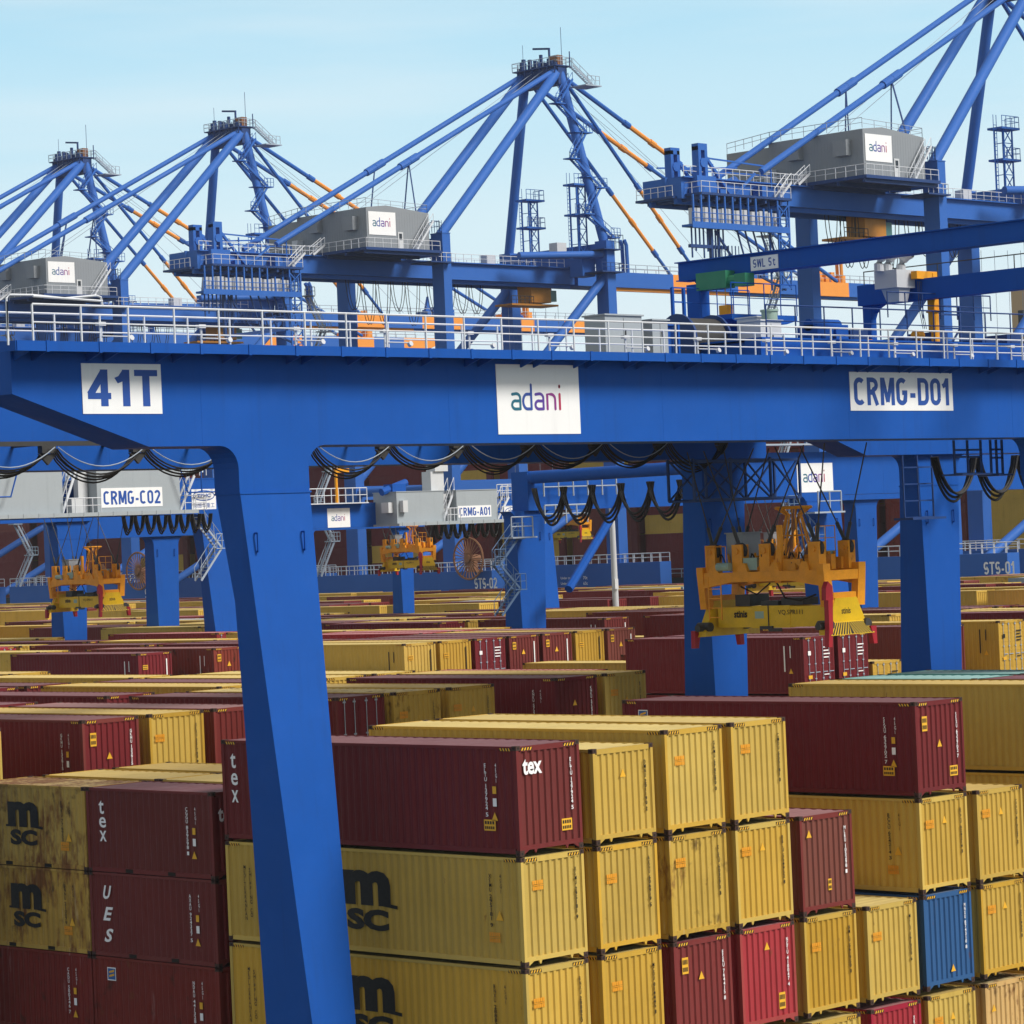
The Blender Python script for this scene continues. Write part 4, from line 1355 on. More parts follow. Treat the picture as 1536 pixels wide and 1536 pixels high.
# ---- lifting frames -------------------------------------------------------
def spreader_proto(label, loc, group, detail=True, rope_top=14.35):
    t = thing("container_spreader", loc, label, "spreader", group)
    B = lambda mb, name, mt, par=None, sm=False: mb.build(name, mt, par or t, sm)
    # yellow telescopic beam
    m = MB()
    for x in (-.62, .34):
        m.box(x, x + .28, -2.55, 2.55, .30, 1.05)
        m.box(x - .02, x + .30, -.9, .9, .27, 1.08)
    mb_ = B(m, "main_beam", spr_ye)
    if detail:
        m = MB(); put_text(m, "stinis", (-.645, 1.75, .66), EX_S, UP, w=.62, h=.26, bold=.03); put_text(m, "VQ.SPR111", (-.645, -.35, .72), EX_S, UP, w=1.15, h=.20, bold=.005)
        B(m, "lettering", letter_black, mb_)
        m = MB(); quad_side(m, .75, .62, .42, .26, 0, .645)
        B(m, "maker_plate", spr_mint, mb_)
        m = MB(); m.box(-.70, -.62, -.1, .5, .22, .34); m.beam((-.66, .1, .3), (-.66, .1, 1.1), .03); m.box(-.70, -.62, -.5, .1, .14, .26)
        B(m, "hook_bracket", greasy, mb_)
    for s in (-1, 1):
        m = MB()
        y = s * 2.85
        # flared end: narrow at the top, wide at the foot
        pl = [(-1.22, 0), (1.22, 0), (1.22, .18), (.78, .95), (.62, 1.30), (-.62, 1.30), (-.78, .95), (-1.22, .18)]
        m.prism(pl, 1, y - .16, y + .16)
        m.hexa([(-1.25, y - .42 if s < 0 else y + .16, -.02), (1.25, y - .42 if s < 0 else y + .16, -.02), (1.2, y - .16 if s < 0 else y + .42, -.02), (-1.2, y - .16 if s < 0 else y + .42, -.02)],
               [(-.95, y - .20 if s < 0 else y + .16, .45), (.95, y - .20 if s < 0 else y + .16, .45), (.95, y - .16 if s < 0 else y + .20, .45), (-.95, y - .16 if s < 0 else y + .20, .45)])
        eb = B(m, "end_beam", spr_ye)
        if s < 0:
            m = MB()
            def fp(x, z):     # point on the sloped apron
                t_ = (z + .02) / .47
                hw = 1.25 - .30 * t_
                return (x * hw, y - .42 + .22 * t_ - .006, z)
            for sg in (-1, 1):
                for k in range(9):
                    a = k * .125
                    b = a + .072
                    pts = [fp(sg * min(1, a), 0.0), fp(sg * min(1, b), 0.0), fp(sg * max(0, min(1, b - .22)), .42), fp(sg * max(0, min(1, a - .22)), .42)]
                    m.poly(pts)
            B(m, "hazard_stripe", letter_black, eb)
            m = MB(); put_text(m, "stinis", (-.30, y - .165, .72), EX_E, UP, w=.52, h=.22, bold=.02)
            B(m, "lettering", letter_black, eb)
        for x in (-1, 1):
            m = MB(); m.tube((x * 1.05, y - .30, .35), (x * 1.05, y + .30, .35), .17, 12); m.tube((x * 1.2, y, .32), (x * 1.48, y, .32), .13, 10)
            B(m, "flipper_motor", greasy, eb)
            m = MB()
            tall = 1.25 if (s < 0 and x < 0) else .30
            q_ = .11 if tall > 1 else .16
            yy = y + s * .30
            m.hexa([(x * 1.30 - .10, yy - .1, -.42), (x * 1.30 + .10, yy - .1, -.42), (x * 1.30 + .10, yy + .1, -.42), (x * 1.30 - .10, yy + .1, -.42)],
                   [(x * 1.22 - q_, yy - .1, .22), (x * 1.22 + q_, yy - .1, .22), (x * 1.22 + q_, yy + .1, .22), (x * 1.22 - q_, yy + .1, .22)])
            if tall > 1:
                m.hexa([(x * 1.22 - .11, yy - .1, .22), (x * 1.22 + .11, yy - .1, .22), (x * 1.22 + .11, yy + .1, .22), (x * 1.22 - .11, yy + .1, .22)],
                       [(x * 1.12 - .20, yy - .10, tall), (x * 1.12 + .06, yy - .10, tall), (x * 1.12 + .06, yy + .10, tall), (x * 1.12 - .20, yy + .10, tall)])
                m.prism([(-1.45, 1.25), (-1.02, 1.25), (-1.06, 1.75), (-1.28, 1.92), (-1.42, 1.7)], 1, yy - .1, yy + .1)
            B(m, "flipper", redm)
        # orange end tower
        m = MB()
        for x in (-1, 1):
            m.hexa([(x * .86 - .22, y - .15, 1.0), (x * .86 + .22, y - .15, 1.0), (x * .86 + .22, y + .15, 1.0), (x * .86 - .22, y + .15, 1.0)],
                   [(x * 1.02 - .2, y - .15, 2.35), (x * 1.02 + .2, y - .15, 2.35), (x * 1.02 + .2, y + .15, 2.35), (x * 1.02 - .2, y + .15, 2.35)])
            m.box(x * 1.02 - .2, x * 1.02 + .2, y - .15, y + .15, 2.35, 2.55)
        m.box(-1.2, 1.2, y - .13, y + .13, 1.95, 2.30); m.box(-.64, .64, y - .12, y + .12, 1.30, 1.50)
        B(m, "end_tower", spr_or)
    # orange head frame with a slightly arched side beam
    m = MB()
    for x in (-1.02, 1.02):
        for a, b, za, zb in ((-2.7, -1.4, 1.78, 1.98), (-1.4, 1.4, 1.98, 1.98), (1.4, 2.7, 1.98, 1.78)):
            m.hexa([(x - .14, a, za), (x + .14, a, za), (x + .14, b, zb), (x - .14, b, zb)], [(x - .14, a, 2.34), (x + .14, a, 2.34), (x + .14, b, 2.34), (x - .14, b, 2.34)])
        for a in (-2.3, -.9, .6, 2.0):
            m.prism([(a, 2.34), (a + .5, 2.34), (a + .35, 2.66), (a + .12, 2.66)], 0, x - .13, x + .13)
    for y in (-1.9, -.6, .7, 1.9):
        m.box(-.88, .88, y - .14, y + .14, 1.9, 2.34)
    m.box(-.9, .9, -1.7, .3, 2.34, 2.75)
    B(m, "head_frame", spr_or)
    for x, y in ((-.85, -2.45), (.85, -2.45), (-.85, 2.45), (.85, 2.45), (-.85, -.15), (-.85, 1.15)):
        m = MB()
        m.box(x - .20, x - .10, y - .24, y + .24, 2.34, 3.35); m.box(x + .10, x + .20, y - .24, y + .24, 2.34, 3.35); m.box(x - .1, x + .1, y - .24, y + .24, 2.34, 2.9)
        m.tube((x - .25, y, 3.1), (x + .25, y, 3.1), .10, 8)
        sv = B(m, "sheave_block", spr_or)
        m = MB(); m.tube((x - .08, y, 3.12), (x + .08, y, 3.12), .30, 14)
        B(m, "sheave", greasy, sv)
    # cable basket
    m = MB()
    c = (.25, -.55)
    for k in range(8):
        a0 = 2 * math.pi * k / 8
        m.tube((c[0] + .62 * math.cos(a0), c[1] + .75 * math.sin(a0), 2.75), (c[0] + .25 * math.cos(a0), c[1] + .30 * math.sin(a0), 4.35), .035, 5)
        m.tube((c[0] + .25 * math.cos(a0), c[1] + .30 * math.sin(a0), 4.35), (c[0] + .62 * math.cos(a0), c[1] + .66 * math.sin(a0), 4.62), .035, 5)
    for rr, zz in ((.62, 4.62), (.42, 3.6)):
        pts = [(c[0] + rr * math.cos(2 * math.pi * k / 16), c[1] + rr * 1.08 * math.sin(2 * math.pi * k / 16), zz) for k in range(17)]
        m.path(pts, .06 if zz > 4 else .03, 5)
    B(m, "cable_basket", spr_or)
    m = MB(); m.tube((.55, -1.15, 2.75), (.55, -1.15, 3.35), .42, 12, r2=.14)
    B(m, "cone_guide", reel_m, None, True)
    m = MB(); m.box(-.55, .45, 1.25, 2.05, 2.45, 3.75); m.box(-.6, .5, 1.2, 2.1, 3.75, 3.8); m.box(-.56, -.552, 1.62, 1.66, 2.5, 3.7)
    B(m, "control_cabinet", spr_grey)
    m = MB(); m.box(-1.0, -.45, .25, .95, 2.4, 2.85); m.box(.2, .8, -2.0, -1.45, 2.5, 3.0); m.tube((-1.15, 2.0, 2.55), (-1.15, 1.4, 2.55), .16, 10)
    B(m, "drive_motor", spr_mint)
    m = MB()
    m.box(-.5, .4, -1.4, -.4, 1.08, 1.35); m.box(-.45, .3, -.2, .6, 1.08, 1.25); m.box(-.6, .5, 1.0, 1.7, 1.08, 1.5)
    B(m, "hydraulic_unit", greasy)
    m = MB(); m.path([(-.7, -.4, 1.9), (-.75, -.8, 1.35), (-.75, -1.5, 1.25), (-.7, -2.2, 1.45)], .035, 5); m.path([(-.6, 1.4, 1.8), (-.66, .6, 1.5), (-.6, .0, 1.9)], .03, 5)
    B(m, "hydraulic_hose", black)
    m = MB()
    for y0, y1 in ((1.6, 2.5),):
        m.path([(-1.15, y1, 2.4), (-1.15, y1, 3.3), (-1.15, y0, 3.3), (-1.15, y0, 2.4)], .025, 4)
    m.rail([(-.2, -1.9, 3.0), (.9, -1.9, 3.0)], .9, .55, .02)
    for y in (2.5, 1.9):
        m.beam((-1.15, y, .6), (-1.15, y, 2.2), .04)
    for k in range(5):
        m.beam((-1.15, 1.9, .7 + .35 * k), (-1.15, 2.5, .7 + .35 * k), .03)
    B(m, "guard_rail", spr_or)
    rr_ = random.Random(5)
    m = MB()
    for k in range(16):
        x, y = rr_.uniform(-.8, .8), rr_.uniform(-2.3, 2.3)
        a_, b_, h_ = rr_.uniform(.1, .22), rr_.uniform(.12, .3), rr_.uniform(.12, .5)
        m.box(x - a_, x + a_, y - b_, y + b_, 2.34, 2.40 + h_)
        if k % 3 == 0:
            m.tube((x, y, 2.45 + h_), (x, y + .5, 2.45 + h_), .07, 6)
    for y in (-1.6, .2, 1.5):
        m.beam((-1.0, y, 2.4), (-.55, y + .5, 3.0), .08); m.beam((1.0, y, 2.4), (.6, y - .5, 2.95), .08)
    m.beam((-.9, -.8, 2.4), (-.9, -.8, 4.0), .16); m.beam((-.9, -.55, 2.4), (-.9, -.8, 3.6), .10)
    B(m, "machinery_frame", spr_or)
    for k in range(7):
        m = MB()
        y = -2.0 + .62 * k
        x = -.95 + .28 * (k % 3)
        m.path([(x, y, 2.5), (x - .1, y + .12, 2.95), (x + .15, y + .4, 3.0), (x + .2, y + .6, 2.5)], .028, 5)
        B(m, "hydraulic_hose", black)
    m = MB()
    for k in range(4):
        m.beam((.25 + .2 * k, -.55, 4.6), (-.9 + .5 * k, -1.3 + .6 * k, 2.6), .045)
    B(m, "basket_stay", reel_m)
    # ropes up to the trolley
    zt = rope_top - loc[2]
    k = 0
    for (x, y), (dx, dy) in zip([(-.85, -2.45), (-.85, -2.45), (.85, -2.45), (.85, -2.45), (-.85, 2.45), (-.85, 2.45), (.85, 2.45), (.85, 2.45), (-.85, -.15), (-.85, 1.15)],
                                [(-.3, -.8), (.2, 1.9), (.3, -.9), (-.2, 1.8), (-.2, .9), (.3, -1.9), (.2, .9), (-.3, -1.7), (.5, -1.5), (-.3, 1.3)]):
        m = MB(); m.tube((x, y, 3.3), (x + dx, y + dy, zt), .028, 5)
        m.tube((x + dx * .04, y + dy * .04, 3.4), (x + dx * .20, y + dy * .20, 3.3 + (zt - 3.3) * .2), .07, 6)
        B(m, "hoist_rope", greasy)
    return t

SP = spreader_proto("orange and yellow lifting frame with hazard stripes hanging under the near crane on the right", (28.75, 14.5, 7.5), "container spreaders")

# ---- the other yard cranes -------------------------------------------------
def rail_crane(name_label, Ul, Ur, Vn, Vf, cl, cr, legs, zb=14.25, zt=16.78, far_cl=None, far=True, loc=None, haunch=True):
    t = thing("gantry_crane", (Ul, Vn, G), name_label, "gantry crane", "yard gantry cranes")
    girder(t, Ul - cl, Ur + cr, Vn, Vn + 1.5, zb, zt, hl=4.3 if (cl > 5 and haunch) else 0, hr=4.3 if cr > 5 else 0)
    if far:
        fc = cl if far_cl is None else far_cl
        girder(t, Ul - fc, Ur + cr, Vf - .3, Vf + 1.2, zb, zt, hl=4.3 if fc > 5 else 0, hr=4.3 if cr > 5 else 0)
    for U, V, fr, ws, dsc in legs:
        leg(t, U, V, 'n', ws, zb, fr, dsc)
    for U in (Ul, Ur):
        sill(t, U, Vn - 4, Vf + 4)
    return t

# block next to the near one: its left far leg and cantilever show beside the near crane's beam
c1 = rail_crane("blue yard gantry crane whose leg stands near the right edge behind the near crane", 48.0, 84.5, 5.4, 21.5, 9.6, 9.6,
                [(48.0, 5.4, False, 1.05, 1), (48.0, 21.5, True, 1.08, 1), (84.5, 5.4, False, 1, 1), (84.5, 21.5, True, 1, 1)])
festoon(c1, [(45.9, 20.2, 14.1), (48.9, 20.2, 14.1), (51.9, 20.2, 14.1), (54.9, 20.2, 14.1), (57.9, 20.2, 14.1)], 1.45, n=4, r=.06)
m = MB()
for x in (44.6, 45.6, 46.6):
    m.beam((x, 20.8, 14.2), (x, 20.8, 11.6), .06)
for z_ in (11.6, 12.3, 13.0, 13.7):
    m.beam((44.6, 20.8, z_), (46.6, 20.8, z_), .06)
m.box(44.5, 46.8, 20.3, 21.3, 11.5, 11.6)
at_root(m, "maintenance_cage", dkblue, c1)

# crane on the third block (leg pair at the middle and right)
b1 = rail_crane("blue yard gantry crane carrying a white sign on its beam end, behind the near spreader", 88.0, 124.0, 59.5, 85.0, 10.2, 9.0,
                [(87.3, 59.5, False, 1.25, 1.25), (88.0, 85.0, True, 1.1, 1), (124.0, 59.5, False, 1, 1), (124.0, 85.0, True, 1, 1)], zb=13.3, zt=15.9, far_cl=0.4, haunch=False)
sign(b1, "sign_panel", 84.9, 88.3, 59.5, 13.5, 15.25, "", mark=True)
m = MB(); m.tube((88.0, 60.4, 15.5), (88.0, 84.9, 15.5), .43, 14)
at_root(m, "tie_tube", blue, b1, smooth=True)
festoon(b1, [(87.2, 83.6 - 2.55 * k, 14.75) for k in range(7)], 2.0, n=3, r=.085, axis=1, spread=.16)
m = MB()
m.rail([(84.0, 58.6, 16.4), (88.2, 58.6, 16.4)], 1.0, .9, .05)
m.box(77.8, 98.0, 58.5, 59.4, 16.3, 16.4)
m.rail([(85.2, 58.2, 12.3), (87.4, 58.2, 12.3)], 1.2, .9, .05); m.box(84.6, 87.5, 58.0, 59.3, 12.2, 12.3)
m.rail([(88.4, 84.0, 12.4), (92.5, 84.0, 12.4)], 1.2, 1.0, .06); m.rail([(88.4, 84.0, 14.2), (95.5, 84.0, 14.2)], 1.2, 1.5, .06)
m.rail([(85.0, 83.8, 11.6), (87.0, 83.8, 11.6)], 1.3, .9, .05); m.box(84.9, 87.2, 83.6, 84.8, 11.5, 11.6)
at_root(m, "handrail", galv_far, b1)
stair_tower(b1, 84.0, 84.0, 6.5, 11.5, 1.8, 3, blue_rail, .03)
stair_tower(b1, 83.0, 58.3, 8.5, 12.3, 2.2, 2, blue_rail, .035)
m = MB(); m.tube((88.8, 82.5, 8.0), (97.0, 84.8, 14.0), .30, 8)
at_root(m, "brace", blue, b1)

# the crane with the long grey house and CRMG-C02 sign
def equipment_house(t, U0, U1, V, z0, z1, code, sx0, sx1, gap=None, mt=None):
    """long grey electrical houses on a gallery along the beam, with its code sign."""
    mt = mt or grey_box
    m = MB()
    m.box(U0, gap[0], V, V + 2.6, z0, z1); m.box(U0 - .05, gap[0] + .05, V - .05, V + 2.65, z1, z1 + .06)
    at_root(m, "equipment_house", mt, t)
    m = MB()
    m.box(gap[1], U1, V, V + 2.6, z0, z1); m.box(gap[1] - .05, U1 + .05, V - .05, V + 2.65, z1, z1 + .06)
    h = at_root(m, "equipment_house", mt, t)
    zc = z0 + (z1 - z0) * .12
    sign(t, "sign_panel", sx0, sx1, V, zc, zc + (sx1 - sx0) * .25, code, (.035, .965, .15, .85), parent=h, bold=.03, thick=.03)
    m = MB()
    m.box(U0 - .3, U1 + 1.2, V - .5, V + 2.7, z0 - .16, z0)
    m.box(U0 - .3, U1 + 1.2, V - .52, V - .5, z0 - .2, z0 + .06)
    x = U0
    while x < U1:
        m.box(x, x + .07, V - .55, V - .52, z0 - .22, z0 + .08); x += 1.25
    at_root(m, "gallery", grey_box, t)
    m = MB()
    a, b = gap
    m.rail([(a, V - .4, z0), (b, V - .4, z0)], 1.05, .7, .035)
    m.rail([(U1 + .1, V - .4, z0), (U1 + 2.0, V - .4, z0)], 1.05, .8, .035)
    m.stair((a + .1, V + .3, z0), (a + 1.5, V + .3, z1 + .1), (0, .7, 0), r=.06, rs=.035)
    m.rail([(U1 + .2, V + .2, z1 - .6), (U1 + 2.6, V + .2, z1 - .6)], 1.0, .6, .035)
    m.stair((U1 + .2, V + .3, z0), (U1 + 1.6, V + .3, z1 - .6), (0, .7, 0), r=.06, rs=.035)
    at_root(m, "handrail", galv, t)
    m = MB()
    m.box(a + 1.1, a + 1.9, V + .5, V + 1.0, z0, z0 + 1.1); m.box(b - .9, b - .1, V + .9, V + 1.4, z0, z1 - .2)
    at_root(m, "control_panel", cabinet_w, t)

def maker_sign(t, U, V, z, s):
    m = MB(); m.box(U, U + 2.3 * s, V - .03, V, z, z + 1.5 * s)
    p = at_root(m, "maker_sign", white, t)
    m = MB()
    yy = V - .036
    pts = [(U + 1.15 * s + 1.0 * s * math.cos(a), z + 1.02 * s + .36 * s * math.sin(a)) for a in [k * math.pi / 12 for k in range(25)]]
    ribbon(m, pts, .07 * s, (0, yy, 0), EX_E, UP, 1.0, (0, -1, 0), 0)
    put_text(m, "ZPMC", (U + .50 * s, yy - .002, z + .90 * s), EX_E, UP, w=1.3 * s, h=.26 * s, bold=.04)
    put_text(m, "\u6d77\u632f\u534e\u91cd\u5de5", (U + .16 * s, yy - .002, z + .12 * s), EX_E, UP, w=1.98 * s, h=.36 * s, bold=.0)
    at_root(m, "lettering", letter_blue, t, p)

c2 = rail_crane("blue yard gantry crane with long grey house signed CRMG-C02 at the left", 48.0, 84.0, 112.6, 129.6, 9.6, 2.0,
                [(48.0, 112.6, False, 1, 1), (48.0, 129.6, True, 1, 1), (84.0, 112.6, False, 1.05, 1), (84.0, 129.6, True, 1.05, 1)])
equipment_house(c2, 57.0, 78.35, 109.6, 14.45, 17.5, "CRMG-C02", 71.42, 76.75, (68.2, 71.1))
maker_sign(c2, 79.2, 109.4, 14.5, .95)
stair_tower(c2, 80.6, 110.4, 9.5, 14.0, 2.0, 2, galv_far, .03)
m = MB()
for x0 in (60.2, 77.8):
    m.path([(x0, 108.9, 17.6), (x0 + .7, 108.9, 15.7), (x0 + 3.2, 108.9, 15.7), (x0 + 3.9, 108.9, 17.6)], .06, 5); m.tube((x0 + 1.95, 108.9, 15.7), (x0 + 1.95, 108.9, 17.6), .06, 5)
at_root(m, "hanging_basket", blue, c2)
festoon(c2, [(73.0 + 1.0 * k, 109.4, 14.2) for k in range(9)], 1.05, n=3, r=.06, spread=.14)
s2 = copy_tree(SP); s2.location = (78.6, 121.0, 7.6); s2["label"] = "orange and yellow lifting frame at the left edge, under the crane signed CRMG-C02"

a1 = rail_crane("blue yard gantry crane with two grey houses signed CRMG-A01 in the middle distance", 89.0, 121.0, 116.0, 132.0, 2.0, 2.0,
                [(95.0, 116.0, False, 1, 1), (95.0, 132.0, True, 1, 1), (121.0, 116.0, False, .95, 1), (121.0, 132.0, True, .65, .8)], zb=12.9, zt=14.75)
equipment_house(a1, 102.8, 113.7, 113.6, 13.05, 15.45, "CRMG-A01", 109.3, 112.95, (107.8, 109.2))
sign(a1, "sign_panel", 97.8, 100.1, 116.0, 12.95, 14.4, "", mark=True)
maker_sign(a1, 114.6, 113.8, 12.9, .8)
festoon(a1, [(106.5 + 1.0 * k, 113.4, 12.9) for k in range(8)], 1.0, n=3, r=.06, spread=.14)
m = MB(); m.rail([(89, 115.4, 14.8), (101.4, 115.4, 14.8)], 1.1, .75, .04); m.box(87, 101.4, 115.2, 115.9, 14.72, 14.8)
m.rail([(114.3, 113.8, 14.6), (117.5, 113.8, 14.6)], 1.1, .7, .04); m.stair((116.6, 114.0, 9.0), (118.6, 114.0, 12.8), (0, .7, 0), r=.07, rs=.04)
at_root(m, "handrail", galv, a1)
m = MB(); m.box(103.0, 104.4, 114.2, 115.2, 15.52, 16.1); m.tube((102.2, 114.6, 15.5), (104.8, 114.6, 16.2), .3, 8)
at_root(m, "motor_cover", blue, a1)
m = MB(); m.box(102.3, 102.8, 114.0, 114.8, 13.9, 14.7); m.box(103.1, 103.6, 113.2, 113.6, 13.9, 14.8)
at_root(m, "air_conditioner", cabinet_w, a1)
m = MB(); m.box(107.1, 108.5, 114.2, 115.2, 15.5, 17.0); m.box(107.4, 108.8, 114.0, 115.0, 17.0, 17.5)
at_root(m, "control_cabin", cabinet_w, a1)
m = MB(); m.tube((98.3, 115.4, 14.8), (98.3, 115.4, 17.2), .12, 8); m.box(98.2, 99.6, 115.3, 115.5, 17.1, 17.4)
at_root(m, "jib_crane", jib_y, a1)
s3 = copy_tree(SP); s3.location = (113.6, 124.0, 9.3); s3.scale = (.78, .78, .78); s3["label"] = "small orange and yellow lifting frame in the middle distance, below the CRMG-A01 sign"
s4 = copy_tree(SP); s4.location = (241.0, 227.0, 11.2); s4["label"] = "distant orange lifting frame seen behind the slanting blue brace, before brown ship containers"
for o_ in list(s4.children):
    if o_.name.startswith("hoist_rope"):
        bpy.data.objects.remove(o_)
s5 = copy_tree(SP); s5.location = (96.6, 69.6, 7.4); s5["label"] = "yellow lifting frame end peeping out beside the blue leg right of the near spreader"
# ------------------------------------------------------------------ quay cranes
QU = 213.0
def quay_crane():
    t = thing("quay_crane", (QU, 222.0, 0), "", "quay crane", "ship-to-shore cranes along the quay")
    B = lambda mb, name, mt, par=None, sm=False: mb.build(name, mt, par or t, sm)
    GZ0, GZ1 = 45.85, 48.1
    # legs
    for u, v, z1 in ((1.7, 0, 51.0), (1.7, 18.2, 51.0), (32.4, 0, 51.2), (32.4, 18.2, 51.2)):
        m = MB()
        w = 1.4 if u < 5 else 1.6
        m.hexa([(u - .1, v, -2.0), (u + w + .1, v, -2.0), (u + w + .1, v + 2.3, -2.0), (u - .1, v + 2.3, -2.0)], [(u, v, 45.0), (u + w, v, 45.0), (u + w, v + 2.1, 45.0), (u, v + 2.1, 45.0)])
        m.box(u, u + w, v, v + 2.1, 45.0, z1)
        if u < 5:
            m.box(u - .05, u + w + .05, v - .05, v + 2.15, z1 - .12, z1)
        B(m, "leg", blue_sts)
    # sill beams with the crane number, bogies
    for u in (-.2, 31.2):
        m = MB(); m.box(u - .3, u + 1.9, -8.5, 26.5, 4.6, 7.8)
        for v in (-7.0, 22.5):
            m.hexa([(u, v, -1.5), (u + 1.6, v, -1.5), (u + 1.6, v + 3, -1.5), (u, v + 3, -1.5)], [(u, v - 1, 4.6), (u + 1.6, v - 1, 4.6), (u + 1.6, v + 4, 4.6), (u, v + 4, 4.6)])
        sb = B(m, "sill_beam", blue_sts)
        m = MB()
        for v in (-9.0, 20.0):
            m.box(u + .2, u + 1.4, v, v + 7.0, -3.2, -1.5)
            for k in range(5):
                m.tube((u + .4, v + .7 + 1.4 * k, -4.9), (u + 1.2, v + .7 + 1.4 * k, -4.9), .55, 10)
            m.box(u + .3, u + 1.3, v + .2, v + 6.8, -4.6, -3.2)
        B(m, "bogie", dkblue, sb)
        m = MB(); m.rail([(u - .2, -8.4, 7.8), (u - .2, 26.4, 7.8)], 1.15, 1.6, .06); m.rail([(u + 1.8, -8.4, 7.8), (u + 1.8, 26.4, 7.8)], 1.15, 1.6, .06)
        B(m, "handrail", galv, sb)
    # portal ties and braces
    m = MB()
    for v in (.4, 18.6):
        m.box(3.2, 32.4, v, v + 1.3, 17.6, 19.4)
    B(m, "portal_beam", blue_sts)
    for v in (1.05, 19.25):
        m = MB(); m.tube((2.4, v, 19.5), (33.0, v, 46.4), .62, 12)
        B(m, "diagonal_brace", blue_sts, None, True)
        m = MB(); m.tube((31.2, v, 17.6), (4.5, v, 5.0), .55, 12)
        B(m, "diagonal_brace", blue_sts, None, True)
    for u in (2.4, 33.2):
        m = MB(); m.tube((u, 2, 18.5), (u, 18.2, 18.5), .55, 12)
        B(m, "tie_tube", blue_sts, None, True)
    # main girder and boom
    m = MB(); m.box(-33.0, 33.2, 6.9, 12.2, GZ0, GZ1); m.box(-33.0, 33.2, 6.4, 6.9, GZ1 - .12, GZ1); m.box(-33, 33, 7.6, 8.0, GZ0 - .5, GZ0); m.box(-33, 33, 11.1, 11.5, GZ0 - .5, GZ0)
    B(m, "main_girder", blue_sts)
    segs = [(34.0, 53.6, 0), (53.6, 59.3, 1), (59.3, 67.6, 0), (67.6, 76.9, 1), (76.9, 85.6, 0), (85.6, 93.2, 1), (93.2, 100.4, 0), (100.4, 107.0, 1)]
    bmn = None
    m = MB()
    for a, b, k in segs:
        m.box(a, b, 7.0, 12.0, GZ0 - .1, GZ1 - .25, k)
    m.prism([(107.0, GZ0 + .3), (109.5, GZ0 + 1.1), (109.5, GZ1 - .25), (107.0, GZ1 - .25)], 1, 7.0, 12.0, 1)
    m.box(40, 66, 7.4, 7.9, GZ0 - .55, GZ0 - .1, 1); m.box(66, 106, 7.4, 7.9, GZ0 - .45, GZ0 - .1, 0)
    bmn = B(m, "boom", [blue_sts, orange])
    m = MB()
    m.rail([(34, 7.1, GZ1 - .25), (108, 7.1, GZ1 - .25)], 1.1, 2.4, .05); m.rail([(34, 11.9, GZ1 - .25), (108, 11.9, GZ1 - .25)], 1.1, 2.4, .05)
    B(m, "handrail", galv_far, bmn)
    for u in (44.5, 92.0):
        m = MB()
        for v in (7.3, 8.1):
            m.path([(u, v, GZ1 - .3), (u - .1, v, GZ1 + 3.6), (u - .5, v, GZ1 + 4.3)], .28, 6)
        B(m, "boom_latch", blue_sts if u < 50 else orange, bmn)
    for u in (70.0, 88.0):
        m = MB()
        for k in range(5):
            m.box(u + 1.3 * k, u + 1.3 * k + .8, 8.2, 10.8, GZ1 - .25, GZ1 + .6 + .4 * (k % 3))
        m.prism([(u, GZ1), (u + 1.4, GZ1), (u + .9, GZ1 + 3.0)], 1, 8.8, 9.3)
        B(m, "sheave_stand", orange if u > 80 else blue_sts, bmn)
    # cross beam over the waterside legs, tie tubes
    m = MB(); m.box(32.5, 33.9, 2.1, 18.2, 48.3, 50.9); m.box(30.0, 32.5, 2.3, 4.6, 46.5, 48.9)
    B(m, "cross_beam", blue_sts)
    for v in (.9, 19.4):
        m = MB(); m.tube((19.5 if v < 5 else 3.2, v + (3 if v < 5 else 0), 49.0), (32.4, v, 49.35), .5, 12)
        B(m, "tie_tube", blue_sts, None, True)
    m = MB(); m.box(1.8, 3.0, 2.1, 18.2, 48.2, 50.4)
    B(m, "cross_beam", blue_sts)
    # top frame
    ap = 31.3
    m = MB(); m.box(ap - .9, ap + .8, 5.6, 13.4, 72.9, 75.3); m.box(ap - 1.6, ap + 1.6, 5.4, 13.6, 75.3, 75.45)
    B(m, "apex_head", dkblue)
    m = MB()
    m.rail([(ap - 1.6, 5.4, 75.45), (ap - 1.6, 13.6, 75.45), (ap + 1.6, 13.6, 75.45), (ap + 1.6, 5.4, 75.45), (ap - 1.6, 5.4, 75.45)], 1.1, 1.2, .045)
    m.rail([(ap + 1.7, 2.6, 72.6), (ap + 4.0, 2.6, 72.6)], 1.2, .7, .045); m.box(ap + 1.0, ap + 4.2, 2.4, 5.4, 72.4, 72.55)
    m.stair((ap + 3.8, 3.4, 72.5), (ap + 1.0, 4.6, 75.4), (0, .7, 0), r=.08, rs=.045)
    B(m, "top_platform", galv_far)
    m = MB()
    for v, z in ((12.6, 77.2), (11.4, 77.0)):
        m.box(ap - .3, ap + .1, v, v + .45, 75.45, z)
    m.box(ap - .4, ap + .4, 8.6, 10.4, 75.45, 76.2); m.tube((ap, 9.6, 76.2), (ap, 9.6, 77.4), .25, 8); m.box(ap - .5, ap + .5, 6.0, 7.6, 75.45, 76.9, 1)
    m.beam((ap, 8.0, 75.4), (ap, 8.0, 78.1), .22); m.beam((ap, 7.9, 78.0), (ap, 11.0, 78.4), .26)
    m.tube((ap, 5.7, 75.4), (ap, 5.7, 80.6), .05, 4); m.tube((ap, 13.0, 75.4), (ap, 13.0, 79.2), .04, 4); m.tube((ap + .8, 5.0, 75), (ap + .8, 5.0, 77.3), .08, 5)
